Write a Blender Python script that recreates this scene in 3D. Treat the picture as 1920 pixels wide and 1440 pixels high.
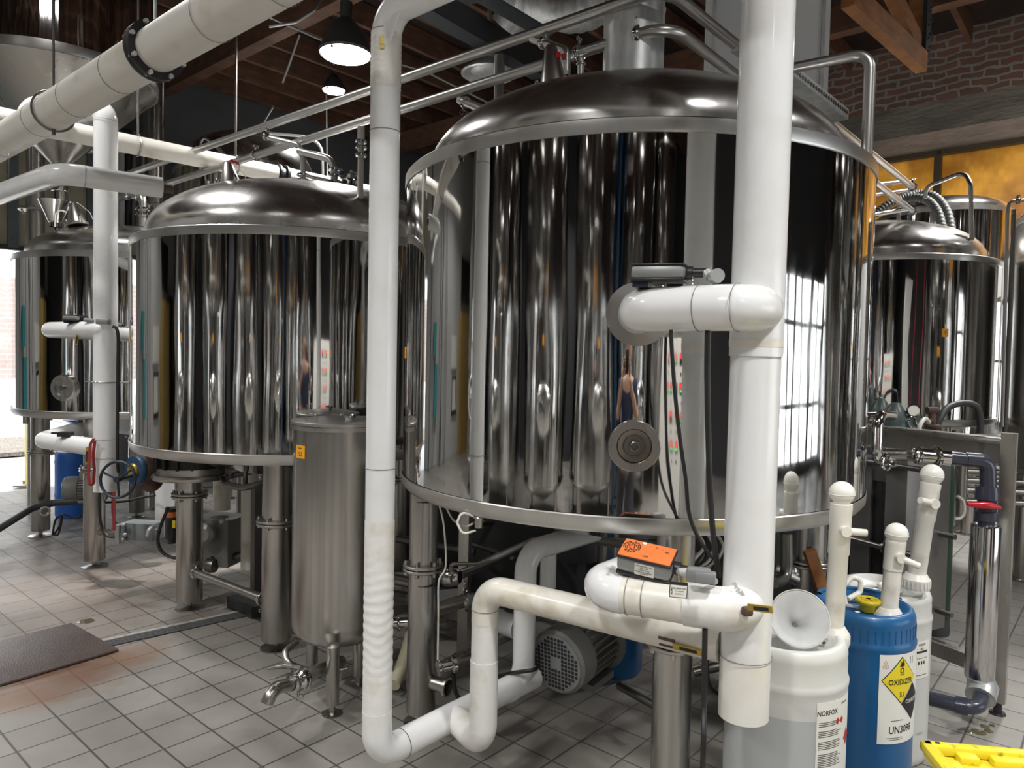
import bpy, bmesh, math, random
from mathutils import Vector, Matrix
random.seed(7)
for o in list(bpy.data.objects): bpy.data.objects.remove(o)
scene = bpy.context.scene
COL = scene.collection
PI = math.pi
# ---------------------------------------------------------------- camera
CAM = Vector((0, 0, 1.6)); F = 1350.0
pitch = 0.0348; roll = 0.020
fwd = Vector((0, math.cos(pitch), -math.sin(pitch))).normalized()
rgt = Vector((math.cos(roll), 0, math.sin(roll))); rgt = (rgt - fwd*rgt.dot(fwd)).normalized()
upv = rgt.cross(fwd).normalized()
cd = bpy.data.cameras.new('camera'); cam = bpy.data.objects.new('camera', cd); COL.objects.link(cam)
cam.matrix_world = Matrix.Translation(CAM) @ Matrix((rgt, upv, -fwd)).transposed().to_4x4()
cd.sensor_width = 36; cd.lens = 36*F/1920; cd.clip_start = 0.05; cd.clip_end = 200
scene.camera = cam
scene.view_settings.view_transform = 'Standard'; scene.view_settings.look = 'None'
scene.view_settings.gamma = 1; scene.view_settings.use_curve_mapping = False
scene.view_settings.exposure = 0.0
# ---------------------------------------------------------------- world: bright overcast daylight outdoors
wd = bpy.data.worlds.new('world'); scene.world = wd; wd.use_nodes = True
bgn = wd.node_tree.nodes['Background']; bgn.inputs[0].default_value = (0.93, 0.97, 1.0, 1); bgn.inputs[1].default_value = 3.2
LAMP_W = 88
# room axes: A runs right-towards-camera, B runs right-away
AX = Vector((0.757, -0.653, 0)).normalized(); BX = Vector((0.653, 0.757, 0)).normalized()
ROT = math.atan2(AX.y, AX.x)
def AB(a, b, z=0): return AX*a + BX*b + Vector((0, 0, z))
def ray(px, py): return fwd + rgt*((px-960)/F) - upv*((py-720)/F)
def PX(px, py, Y):
    d = ray(px, py); return CAM + d*(Y/d.y)
def PZ(px, py, z):
    d = ray(px, py); return CAM + d*((z-1.6)/d.z)
def PA(px, py, a):
    d = ray(px, py); return CAM + d*(a/(d.dot(AX)))
def PB(px, py, b):
    d = ray(px, py); return CAM + d*(b/(d.dot(BX)))
# ---------------------------------------------------------------- materials
MATS = {}
def mat(name, col=(.5,.5,.5), rough=.5, metal=0, **k):
    m = bpy.data.materials.new(name); m.use_nodes = True
    nt = m.node_tree; b = nt.nodes['Principled BSDF']
    b.inputs['Base Color'].default_value = (*col, 1); b.inputs['Roughness'].default_value = rough
    b.inputs['Metallic'].default_value = metal
    if 'coat' in k: b.inputs['Coat Weight'].default_value = k['coat']; b.inputs['Coat Roughness'].default_value = .08
    if 'trans' in k: b.inputs['Transmission Weight'].default_value = k['trans']
    if 'emit' in k: b.inputs['Emission Color'].default_value = (*k.get('ecol', col), 1); b.inputs['Emission Strength'].default_value = k['emit']
    if 'sss' in k: b.inputs['Subsurface Weight'].default_value = k['sss']; b.inputs['Subsurface Radius'].default_value = (.05,.05,.05)
    N = nt.nodes.new; L = nt.links.new
    if 'noise' in k:      # (scale, (sx,sy,sz), amount col2, lo, hi)
        sc, st, col2, lo, hi = k['noise']
        tc = N('ShaderNodeTexCoord'); mp = N('ShaderNodeMapping'); mp.inputs['Scale'].default_value = st
        nz = N('ShaderNodeTexNoise'); nz.inputs['Scale'].default_value = sc; nz.inputs['Detail'].default_value = 6
        cr = N('ShaderNodeValToRGB'); cr.color_ramp.elements[0].position = lo; cr.color_ramp.elements[1].position = hi
        cr.color_ramp.elements[0].color = (*col2, 1); cr.color_ramp.elements[1].color = (*col, 1)
        L(tc.outputs['Object'], mp.inputs[0]); L(mp.outputs[0], nz.inputs['Vector']); L(nz.outputs[0], cr.inputs[0]); L(cr.outputs[0], b.inputs['Base Color'])
    if 'rnoise' in k:     # (scale, stretch, rlo, rhi)
        sc, st, r0, r1 = k['rnoise']
        tc = N('ShaderNodeTexCoord'); mp = N('ShaderNodeMapping'); mp.inputs['Scale'].default_value = st
        nz = N('ShaderNodeTexNoise'); nz.inputs['Scale'].default_value = sc; nz.inputs['Detail'].default_value = 4
        mr = N('ShaderNodeMapRange'); mr.inputs['From Min'].default_value = .35; mr.inputs['From Max'].default_value = .65
        mr.inputs['To Min'].default_value = r0; mr.inputs['To Max'].default_value = r1
        L(tc.outputs['Object'], mp.inputs[0]); L(mp.outputs[0], nz.inputs['Vector']); L(nz.outputs[0], mr.inputs[0]); L(mr.outputs[0], b.inputs['Roughness'])
    if 'bump' in k:       # list of (scale, stretch, strength, distance)
        prev = None
        for sc, st, stg, dist in k['bump']:
            tc = N('ShaderNodeTexCoord'); mp = N('ShaderNodeMapping'); mp.inputs['Scale'].default_value = st
            nz = N('ShaderNodeTexNoise'); nz.inputs['Scale'].default_value = sc; nz.inputs['Detail'].default_value = 2
            bp = N('ShaderNodeBump'); bp.inputs['Strength'].default_value = stg; bp.inputs['Distance'].default_value = dist
            L(tc.outputs['Object'], mp.inputs[0]); L(mp.outputs[0], nz.inputs['Vector']); L(nz.outputs[0], bp.inputs['Height'])
            if prev: L(prev.outputs[0], bp.inputs['Normal'])
            prev = bp
        L(prev.outputs[0], b.inputs['Normal'])
    MATS[name] = m; return m
M = MATS
mat('mirror_steel', (.66,.655,.64), .035, 1, bump=[(2.2,(1,1,.22),.6,.012),(8,(1,1,.10),.22,.005),(26,(1,1,.03),.10,.0016)], rnoise=(14,(1,1,.25),.02,.07))
mat('dome_steel', (.69,.68,.66), .24, 1, rnoise=(5,(1,1,1),.19,.29), bump=[(3,(1,1,1),.3,.01)])
mat('band_steel', (.60,.595,.575), .33, 1, noise=(5,(1,1,.3),(.50,.49,.465),.35,.6))
mat('satin_steel', (.47,.45,.42), .3, 1, rnoise=(8,(1,1,.1),.24,.36))
mat('brushed_steel', (.52,.50,.475), .27, 1, noise=(30,(1,1,.02),(.40,.385,.36),.35,.65))
mat('polished_steel', (.62,.61,.60), .12, 1)
mat('pipe_steel', (.58,.57,.55), .33, 1)
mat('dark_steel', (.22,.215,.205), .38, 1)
mat('streaky_steel', (.72,.71,.69), .07, 1, noise=(34,(1,1,.010),(.38,.375,.37),.40,.60), bump=[(9,(1,1,.02),.8,.014),(34,(1,1,.012),.5,.003)])  # light and dark streaks in the colour imitate stretched reflections
mat('white_pvc', (.80,.81,.81), .2, 0, coat=.4, noise=(7,(1,1,1),(.74,.735,.71),.24,.5))
mat('seam_grey', (.22,.22,.21), .6)
mat('white_canvas', (.78,.775,.75), .5, 0, noise=(9,(1,1,1),(.62,.57,.47),.26,.5), bump=[(10,(1,1,5),.4,.003)])
mat('aged_white', (.75,.725,.65), .32, 0, coat=.2, noise=(8,(1,1,1),(.50,.42,.29),.22,.44), bump=[(18,(1,1,1),.3,.003)])
mat('duct_wrap', (.69,.665,.61), .5, 0, noise=(5,(1,1,1),(.50,.45,.36),.25,.5), bump=[(20,(1,1,1),.4,.004)])
mat('galvanised', (.68,.70,.70), .42, .75, noise=(26,(1,1,.4),(.52,.54,.54),.35,.62))
mat('galvanised_panel', (.74,.77,.78), .45, .15)
mat('black_rubber', (.012,.012,.013), .45)
mat('black_plastic', (.02,.02,.022), .35)
mat('black_iron', (.018,.025,.04), .35)
mat('grey_paint', (.22,.23,.23), .45)
mat('grey_box', (.19,.215,.22), .38)
mat('motor_grey', (.20,.20,.185), .5)
mat('cast_grey', (.30,.31,.31), .4, .4)
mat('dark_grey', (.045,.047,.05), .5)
mat('orange', (.80,.20,.045), .45)
mat('tag_orange', (.95,.42,.015), .45)
mat('yellow', (.80,.62,.02), .4)
mat('lid_yellow', (.78,.64,.03), .4, noise=(40,(1,1,1),(.35,.28,.03),.28,.42))
mat('brass', (.50,.36,.07), .35, .7)
mat('red', (.45,.01,.02), .3, coat=.3)
mat('red_strap', (.26,.025,.025), .7)
mat('ivory', (.76,.745,.69), .3, coat=.2, noise=(6,(1,1,1),(.68,.65,.57),.25,.5))
mat('blue_drum', (.012,.105,.27), .35, 0, coat=.15)
mat('blue_barrel', (.02,.13,.50), .4)
mat('blue_paint', (.012,.055,.12), .45, noise=(20,(1,1,1),(.07,.04,.03),.3,.45))
mat('rust', (.13,.075,.055), .7, noise=(14,(1,1,1),(.05,.03,.025),.35,.6))
mat('green_paint', (.018,.045,.025), .4)
mat('cyl_grey', (.07,.10,.10), .35)
mat('navy_pvc', (.036,.040,.062), .28, 0, coat=.3)
mat('translucent', (.66,.67,.64), .35, 0, sss=.2, noise=(3,(1,1,1),(.56,.56,.52),.2,.6))
mat('dull_steel', (.27,.26,.25), .42, .9)
mat('port_dish', (.27,.245,.21), .3, 1)
mat('pump_white', (.78,.76,.70), .35, noise=(12,(1,1,1),(.58,.54,.46),.25,.45))
mat('funnel_plastic', (.82,.83,.83), .3, 0, trans=.45)
mat('white_plastic', (.82,.81,.76), .35)
mat('liquid_level', (.45,.47,.47), .35)
mat('paper', (.80,.79,.72), .55)
mat('label_grey', (.45,.45,.44), .6)
mat('ink', (.015,.015,.015), .6)
mat('red_ink', (.5,.02,.02), .6)
mat('hazard_yellow', (.82,.66,.02), .45)
mat('brown_mat', (.125,.095,.085), .38, noise=(3,(1,1,1),(.085,.065,.06),.35,.65), bump=[(160,(1,1,1),.7,.004)])
mat('wood_joist', (.165,.080,.048), .65, noise=(5,(1,1,3),(.085,.042,.026),.35,.65))
mat('wood_beam', (.40,.17,.06), .6, noise=(5,(1,1,3),(.24,.10,.035),.35,.65))
mat('wood_deck', (.04,.024,.019), .75, noise=(4,(3,1,1),(.02,.013,.011),.35,.65))
mat('dark_beam', (.03,.036,.042), .55)
mat('conduit', (.45,.46,.46), .35, .9)
mat('grey_wall', (.115,.118,.125), .7, noise=(1.5,(1,1,1),(.095,.098,.103),.35,.65))
mat('light_wall', (.50,.50,.49), .7)
mat('door_cream', (.43,.41,.29), .6, noise=(2.5,(1,1,1),(.34,.32,.23),.3,.6))
mat('door_strip', (.13,.15,.17), .5)
mat('window_frame', (.085,.065,.04), .5)
mat('pavement', (.62,.62,.62), .8)
mat('gravel', (.45,.40,.34), .9, noise=(30,(1,1,1),(.2,.17,.14),.35,.6))
mat('foliage', (.25,.33,.14), .8)
mat('lamp_shell', (.085,.09,.09), .45, .5)
mat('lamp_lens', (1,.98,.96), .4, emit=14, ecol=(1,.97,.94))
mat('led_red', (.9,.02,.03), .4, emit=1.6, ecol=(1,.03,.04))
mat('led_green', (.05,.6,.15), .4, emit=1.2, ecol=(.1,1,.3))
mat('skin', (.50,.30,.21), .5, sss=.1)
mat('shirt', (.025,.035,.075), .8)
mat('trousers', (.05,.055,.065), .8)
mat('hair', (.02,.013,.01), .5)
mat('braided', (.55,.50,.36), .5, bump=[(90,(1,1,1),.6,.002)])
mat('corrugated', (.11,.115,.11), .55)
mat('plate_black', (.012,.012,.012), .5, bump=[(120,(1,1,.4),1,.004)])
mat('plate_edge', (.25,.25,.25), .4, .8, bump=[(90,(1,1,.5),1,.004)])
mat('reflect_red', (.30,.02,.03), .4)
mat('window_amber', (.62,.33,.045), .6)
mat('puddle', (.10,.09,.05), .05)

def bricks(name, c1, c2, mort, scale_w, scale_h, msize=.02, rot=0, off=(0,0,0), rough=.6, offset=0, stain_shade=None, coords='Object', bump=.3, rr=None, warp=0):
    m = bpy.data.materials.new(name); m.use_nodes = True; nt = m.node_tree; b = nt.nodes['Principled BSDF']
    N = nt.nodes.new; L = nt.links.new
    tc = N('ShaderNodeTexCoord'); mp = N('ShaderNodeMapping'); mp.vector_type = 'POINT'
    mp.inputs['Rotation'].default_value = (0, 0, rot); mp.inputs['Location'].default_value = off
    br = N('ShaderNodeTexBrick'); br.offset = offset; br.squash = 1
    br.inputs['Color1'].default_value = (*c1, 1); br.inputs['Color2'].default_value = (*c2, 1); br.inputs['Mortar'].default_value = (*mort, 1)
    br.inputs['Scale'].default_value = 1; br.inputs['Brick Width'].default_value = scale_w; br.inputs['Row Height'].default_value = scale_h
    br.inputs['Mortar Size'].default_value = msize; br.inputs['Mortar Smooth'].default_value = .2
    L(tc.outputs[coords], mp.inputs[0]); L(mp.outputs[0], br.inputs['Vector'])
    if warp:
        nw = N('ShaderNodeTexNoise'); nw.inputs['Scale'].default_value = 5; nw.inputs['Detail'].default_value = 3; L(mp.outputs[0], nw.inputs['Vector'])
        va = N('ShaderNodeVectorMath'); va.operation = 'MULTIPLY_ADD'; va.inputs[1].default_value = (warp,warp,0); L(nw.outputs['Color'], va.inputs[0]); L(mp.outputs[0], va.inputs[2]); L(va.outputs[0], br.inputs['Vector'])
    out = br.outputs['Color']
    nz = N('ShaderNodeTexNoise'); nz.inputs['Scale'].default_value = 1.6; nz.inputs['Detail'].default_value = 8; nz.inputs['Roughness'].default_value = .7
    L(tc.outputs[coords], nz.inputs['Vector'])
    mr = N('ShaderNodeMapRange'); mr.inputs['From Min'].default_value = .3; mr.inputs['From Max'].default_value = .7
    mr.inputs['To Min'].default_value = .72; mr.inputs['To Max'].default_value = 1.12
    L(nz.outputs[0], mr.inputs[0])
    mx = N('ShaderNodeMix'); mx.data_type = 'RGBA'; mx.blend_type = 'MULTIPLY'; mx.inputs[0].default_value = 1
    L(out, mx.inputs[6]); L(mr.outputs[0], mx.inputs[7]); out = mx.outputs[2]
    if stain_shade:
        for (sx, sy, sr, scol, amt) in stain_shade:
            vm = N('ShaderNodeVectorMath'); vm.operation = 'DISTANCE'; vm.inputs[1].default_value = (sx, sy, 0)
            n2 = N('ShaderNodeTexNoise'); n2.inputs['Scale'].default_value = 5; n2.inputs['Detail'].default_value = 5
            L(tc.outputs[coords], n2.inputs['Vector'])
            ma = N('ShaderNodeMath'); ma.operation = 'MULTIPLY_ADD'; ma.inputs[1].default_value = sr*1.2; ma.inputs[2].default_value = -sr*.6
            L(n2.outputs[0], ma.inputs[0])
            ad = N('ShaderNodeMath'); ad.operation = 'ADD'; L(tc.outputs[coords], vm.inputs[0]); L(vm.outputs['Value'], ad.inputs[0]); L(ma.outputs[0], ad.inputs[1])
            m2 = N('ShaderNodeMapRange'); m2.inputs['From Min'].default_value = sr; m2.inputs['From Max'].default_value = sr*.3
            m2.inputs['To Min'].default_value = 0; m2.inputs['To Max'].default_value = amt; L(ad.outputs[0], m2.inputs[0])
            mm = N('ShaderNodeMix'); mm.data_type = 'RGBA'; L(m2.outputs[0], mm.inputs[0]); L(out, mm.inputs[6]); mm.inputs[7].default_value = (*scol, 1)
            out = mm.outputs[2]
    L(out, b.inputs['Base Color'])
    b.inputs['Roughness'].default_value = rough
    if rr:
        m3 = N('ShaderNodeMapRange'); m3.inputs['From Min'].default_value = .35; m3.inputs['From Max'].default_value = .65
        m3.inputs['To Min'].default_value = rr[0]; m3.inputs['To Max'].default_value = rr[1]; L(nz.outputs[0], m3.inputs[0]); L(m3.outputs[0], b.inputs['Roughness'])
    bp = N('ShaderNodeBump'); bp.inputs['Strength'].default_value = bump; bp.inputs['Distance'].default_value = .004; bp.invert = True
    L(br.outputs['Fac'], bp.inputs['Height']); L(bp.outputs[0], b.inputs['Normal'])
    MATS[name] = m; return m
# ---------------------------------------------------------------- mesh builder
class MB:
    def __init__(s): s.v = []; s.f = []; s.mi = []; s.cur = 0
    def add(s, vs, fs):
        n = len(s.v); s.v += [Vector(v) for v in vs]; s.f += [tuple(i+n for i in f) for f in fs]; s.mi += [s.cur]*len(fs)
        return s
    def box(s, c, size, rz=0, R=None, bev=0):
        hx, hy, hz = [q/2 for q in size]; R = R or Matrix.Rotation(rz, 3, 'Z'); c = Vector(c)
        if bev <= 0:
            vs = [c + R @ Vector((x*hx, y*hy, z*hz)) for z in (-1,1) for y in (-1,1) for x in (-1,1)]
            return s.add(vs, [(0,2,3,1),(4,5,7,6),(0,1,5,4),(2,6,7,3),(0,4,6,2),(1,3,7,5)])
        bm = bmesh.new(); bmesh.ops.create_cube(bm, size=1)
        for v in bm.verts: v.co = Vector((v.co.x*size[0], v.co.y*size[1], v.co.z*size[2]))
        bmesh.ops.bevel(bm, geom=list(bm.edges), offset=bev, segments=2, affect='EDGES', profile=.5)
        bm.verts.index_update(); vs = [c + R @ v.co for v in bm.verts]; fs = [tuple(v.index for v in f.verts) for f in bm.faces]; bm.free()
        return s.add(vs, fs)
    def lathe(s, prof, c=(0,0,0), axis=(0,0,1), seg=48, caps=False, a0=0, a1=2*PI):
        c = Vector(c); Z = Vector(axis).normalized(); X = Z.orthogonal().normalized() if abs(Z.z) < .999 else Vector((1,0,0)); Y = Z.cross(X)
        full = abs(a1-a0-2*PI) < 1e-6; n = seg if full else seg+1
        vs = []; rings = []
        for r, z in prof:
            if r < 1e-6: rings.append([len(vs)]); vs.append(c+Z*z); continue
            ring = []
            for i in range(n):
                a = a0+(a1-a0)*i/seg; ring.append(len(vs)); vs.append(c+Z*z+(X*math.cos(a)+Y*math.sin(a))*r)
            rings.append(ring)
        fs = []
        for p, q in zip(rings, rings[1:]):
            for i in range(seg if full else seg):
                j = (i+1) % n if full else i+1
                if len(p) == 1 and len(q) == 1: continue
                if len(p) == 1: fs.append((p[0], q[j], q[i]))
                elif len(q) == 1: fs.append((p[i], p[j], q[0]))
                else: fs.append((p[i], p[j], q[j], q[i]))
        if caps:
            if len(rings[0]) > 1: fs.append(tuple(reversed(rings[0])))
            if len(rings[-1]) > 1: fs.append(tuple(rings[-1]))
        return s.add(vs, fs)
    def cyl(s, p, q, r, seg=24, r2=None, caps=True):
        p = Vector(p); q = Vector(q); L_ = (q-p).length
        return s.lathe([(r,0),(r if r2 is None else r2,L_)], p, q-p, seg, caps=caps)
    def disc_ring(s, c, axis, r, t, seg=32):   # flange: thick disc centred at c
        Z = Vector(axis).normalized(); c = Vector(c)
        return s.lathe([(0,-t/2),(r-.2*t,-t/2),(r,-.3*t),(r,.3*t),(r-.2*t,t/2),(0,t/2)], c, Z, seg)
    def torus(s, c, axis, R, r, seg=32, rs=10):
        return s.lathe([(R+r*math.cos(2*PI*k/rs), r*math.sin(2*PI*k/rs)) for k in range(rs+1)], c, axis, seg)
    def sphere(s, c, r, seg=24, rings=12, sc=(1,1,1)):
        n = len(s.v); s.lathe([(r*math.sin(PI*k/rings), -r*math.cos(PI*k/rings)) for k in range(rings+1)], (0,0,0), (0,0,1), seg)
        for i in range(n, len(s.v)): v = s.v[i]; s.v[i] = Vector((v.x*sc[0], v.y*sc[1], v.z*sc[2]))+Vector(c)
        return s
    def tube(s, pts, r, fillet=0, seg=20, caps=True, closed=False, rfun=None, fseg=8):
        pts = [Vector(p) for p in pts]
        path = []
        if (isinstance(fillet, (list, tuple)) or fillet > 0) and len(pts) > 2:
            fl = fillet if isinstance(fillet, (list, tuple)) else [fillet]*(len(pts)-2)
            path.append(pts[0])
            for i in range(1, len(pts)-1):
                a, b, c = pts[i-1], pts[i], pts[i+1]; d1 = (a-b).normalized(); d2 = (c-b).normalized()
                ang = d1.angle(d2); 
                if ang > PI-.02: path.append(b); continue
                t = min(fl[i-1]/math.tan(ang/2), (a-b).length*.49 if i > 1 else (a-b).length*.98, (c-b).length*.49 if i < len(pts)-2 else (c-b).length*.98)
                R_ = t*math.tan(ang/2); bis = (d1+d2).normalized(); cen = b+bis*(R_/math.sin(ang/2))
                s1 = b+d1*t-cen; s2 = b+d2*t-cen; tot = s1.angle(s2)
                for k in range(fseg+1):
                    u = k/fseg; v = (s1*math.sin((1-u)*tot)+s2*math.sin(u*tot))/math.sin(tot); path.append(cen+v)
            path.append(pts[-1])
        else: path = pts
        T = []
        for i in range(len(path)):
            a = path[max(i-1, 0)]; b = path[min(i+1, len(path)-1)]
            if 0 < i < len(path)-1: t = (path[i]-a).normalized()+(b-path[i]).normalized()
            else: t = b-a
            T.append(t.normalized())
        nrm = T[0].orthogonal().normalized(); vs = []; rings = []
        for i, p in enumerate(path):
            nrm = (nrm-T[i]*nrm.dot(T[i])).normalized(); bn = T[i].cross(nrm)
            rr = rfun(i/(len(path)-1)) if rfun else (r[i] if isinstance(r, (list, tuple)) else r)
            ring = []
            for k in range(seg):
                a = 2*PI*k/seg; ring.append(len(vs)); vs.append(p+(nrm*math.cos(a)+bn*math.sin(a))*rr)
            rings.append(ring)
        fs = []
        for p, q in zip(rings, rings[1:]):
            for i in range(seg):
                j = (i+1) % seg; fs.append((p[i], p[j], q[j], q[i]))
        if caps: fs.append(tuple(reversed(rings[0]))); fs.append(tuple(rings[-1]))
        return s.add(vs, fs)
    def prism(s, poly, thick, fn):   # poly in 2D, fn(x,y,z)->world
        n = len(poly); vs = [fn(x, y, 0) for x, y in poly]+[fn(x, y, thick) for x, y in poly]
        fs = [tuple(reversed(range(n))), tuple(range(n, 2*n))]+[(i, (i+1) % n, n+(i+1) % n, n+i) for i in range(n)]
        return s.add(vs, fs)
    def build(s, name, m, parent=None, sharp=38, loc=None):
        me = bpy.data.meshes.new(name)
        if parent is not None:
            org = Vector((0,0,0)); p = parent
            while p is not None: org += p.location; p = p.parent
        elif loc is not None: org = Vector(loc)
        else:
            xs = [v.x for v in s.v]; ys = [v.y for v in s.v]; zs = [v.z for v in s.v]
            org = Vector(((min(xs)+max(xs))/2, (min(ys)+max(ys))/2, min(zs)))
        me.from_pydata([v-org for v in s.v], [], s.f)
        bm = bmesh.new(); bm.from_mesh(me)
        bmesh.ops.recalc_face_normals(bm, faces=bm.faces)
        th = math.radians(sharp)
        for f in bm.faces: f.smooth = True
        for e in bm.edges:
            if len(e.link_faces) == 2 and e.calc_face_angle(0) > th: e.smooth = False
        bm.to_mesh(me); bm.free()
        ms = m if isinstance(m, (list, tuple)) else [m]
        for q in ms: me.materials.append(MATS[q])
        if len(ms) > 1:
            for p_, i in zip(me.polygons, s.mi): p_.material_index = i
        o = bpy.data.objects.new(name, me); COL.objects.link(o)
        if parent is not None: o.parent = parent
        else: o.location = org
        return o
def tag(o, label, cat, group=None):
    o['label'] = label; o['category'] = cat
    if group: o['group'] = group
    return o
def thing(name, label, cat, loc=(0,0,0), group=None):
    o = bpy.data.objects.new(name, None); COL.objects.link(o); o.location = loc; o.empty_display_size = .1
    return tag(o, label, cat, group)
def struct(o): o['kind'] = 'structure'; return o
def copy_tree(o, parent=None):
    c = o.copy(); COL.objects.link(c)
    if parent: c.parent = parent
    for ch in list(o.children):
        copy_tree(ch, c)
    return c
def clearrec(o): pass
_txt = {}
def text_geo(sx):
    if sx in _txt: return _txt[sx]
    cu = bpy.data.curves.new('t', 'FONT'); cu.body = sx; cu.size = 1; cu.align_x = 'CENTER'; cu.align_y = 'CENTER'; cu.resolution_u = 2; cu.offset = .014
    ob = bpy.data.objects.new('t', cu); COL.objects.link(ob)
    dg = bpy.context.evaluated_depsgraph_get(); dg.update()
    me = bpy.data.meshes.new_from_object(ob.evaluated_get(dg))
    r = ([tuple(v.co[:2]) for v in me.vertices], [tuple(p.vertices) for p in me.polygons])
    bpy.data.objects.remove(ob); bpy.data.curves.remove(cu); bpy.data.meshes.remove(me)
    _txt[sx] = r; return r
def put_text(mb, sx, size, fn, x=0, y=0, sxk=1.0):   # fn(x,y) -> world point
    vs, fs = text_geo(sx); mb.add([fn(x+vx*size*sxk, y+vy*size) for vx, vy in vs], fs); return mb
def plane_fn(o, ux, uy, off=.0):
    o = Vector(o); ux = Vector(ux).normalized(); uy = Vector(uy).normalized(); n = ux.cross(uy)
    return lambda x, y, z=0: o+ux*x+uy*y+n*(off+z)
def cyl_fn(c, R, ang, off=.0):     # x along circumference (to the right seen from outside), y up
    c = Vector(c)
    return lambda x, y, z=0: c+Vector((math.cos(ang+x/R)*(R+off+z), math.sin(ang+x/R)*(R+off+z), y))
def patch(mb, fn, x0, x1, y0, y1, nx=10, ny=1):
    vs = [fn(x0+(x1-x0)*i/nx, y0+(y1-y0)*j/ny) for j in range(ny+1) for i in range(nx+1)]
    fs = [(j*(nx+1)+i, j*(nx+1)+i+1, (j+1)*(nx+1)+i+1, (j+1)*(nx+1)+i) for j in range(ny) for i in range(nx)]
    return mb.add(vs, fs)
def slab(mb, fn, x0, x1, y0, y1, t=.0015, nx=8):   # thin plate with thickness following fn(x,y,z)
    top = [[fn(x0+(x1-x0)*i/nx, y, t) for i in range(nx+1)] for y in (y0, y1)]
    bot = [[fn(x0+(x1-x0)*i/nx, y, 0) for i in range(nx+1)] for y in (y0, y1)]
    vs = top[0]+top[1]+bot[0]+bot[1]; n = nx+1
    fs = []
    for i in range(nx):
        fs += [(i, i+1, n+i+1, n+i), (2*n+i, 3*n+i, 3*n+i+1, 2*n+i+1), (i, 2*n+i, 2*n+i+1, i+1), (n+i, n+i+1, 3*n+i+1, 3*n+i)]
    fs += [(0, n, 3*n, 2*n), (nx, 2*n+nx, 3*n+nx, n+nx)]
    return mb.add(vs, fs)
def mesh_thing(name, mb, m, label, cat, group=None):
    return tag(mb.build(name, m), label, cat, group)
UP = Vector((0,0,1))
# ================================================================ THE ROOM
ZC = 5.3
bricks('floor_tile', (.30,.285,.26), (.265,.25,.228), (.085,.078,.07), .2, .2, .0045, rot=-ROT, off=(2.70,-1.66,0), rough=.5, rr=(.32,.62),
       stain_shade=[(-3.2,4.6,1.5,(.20,.13,.095),.4), (*PZ(150,1262,0).xy,.30,(.16,.075,.04),.85), (*PZ(30,1305,0).xy,.30,(.22,.12,.07),.7), (*PZ(255,1222,0).xy,.2,(.22,.13,.08),.6), (.6,3.4,1.4,(.10,.085,.07),.45), (-1.2,4.6,.9,(.15,.11,.09),.5), (2.0,4.3,.35,(.2,.09,.05),.6)], bump=.5)  # brown and rusty stains; broad patch under the largest tank is painted shade
def rbox(name, a0, a1, b0, b1, z0, z1, m):
    mb = MB(); c = AB((a0+a1)/2, (b0+b1)/2, (z0+z1)/2); mb.box(c, (a1-a0, b1-b0, z1-z0), ROT); return mb
A0, A1, B0, B1 = -9.5, 7.0, -7.0, 9.2
mat('mid_wall', (.06,.06,.065), .7)
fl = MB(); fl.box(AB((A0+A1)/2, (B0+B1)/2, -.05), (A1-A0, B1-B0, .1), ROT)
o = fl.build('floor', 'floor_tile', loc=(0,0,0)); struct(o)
# outdoors
mb = MB(); mb.box(AB(A0-10, 0, -.07), (20, 60, .1), ROT); o = mb.build('ground', 'pavement'); struct(o); o['label'] = 'pale sunlit pavement outside the open door'
# ceiling deck
mb = rbox('c', A0, A1, B0, B1, ZC, ZC+.1, 0); struct(mb.build('ceiling', 'wood_deck', loc=(0,0,0)))
# left wall (a = A0) with door opening b -2.2..3.3, z 0..2.72 (door panel above)
D0, D1, DZ, DT = 0.9, 3.32, 2.72, 4.6
mb = MB()
def wa(mb, b0, b1, z0, z1, t=.2): mb.box(AB(A0-t/2, (b0+b1)/2, (z0+z1)/2), (t, b1-b0, z1-z0), ROT)
wa(mb, D1, B1, 0, ZC); wa(mb, D0, D1, DT, ZC); struct(mb.build('wall_left', 'grey_wall'))
mb = MB(); wa(mb, B0, D0, 0, ZC); struct(mb.build('wall_left_white', 'light_wall'))
dr = bpy.data.objects.new('door_1', None); COL.objects.link(dr); dr.location = AB(A0, (D0+D1)/2, 0); struct(dr)
mb = MB(); mb.box(AB(A0+.03, (D0+D1)/2, (DZ+DT)/2), (.05, D1-D0, DT-DZ), ROT); mb.build('door_panel', 'door_cream', dr)
mb = MB(); mb.box(AB(A0+.04, (D0+D1)/2, DZ), (.09, D1-D0, .05), ROT); mb.build('bottom_seal', 'dark_grey', dr)
for k in range(3):
    b = 3.23-.79*k; mb = MB(); mb.box(AB(A0+.075, b, (DZ+DT)/2), (.03, .10, DT-DZ), ROT)
    for j in range(9): mb.sphere(AB(A0+.092, b, DZ+.1+j*.22), .009, 8, 5)
    mb.build('door_stile', 'door_strip', dr)
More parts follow.
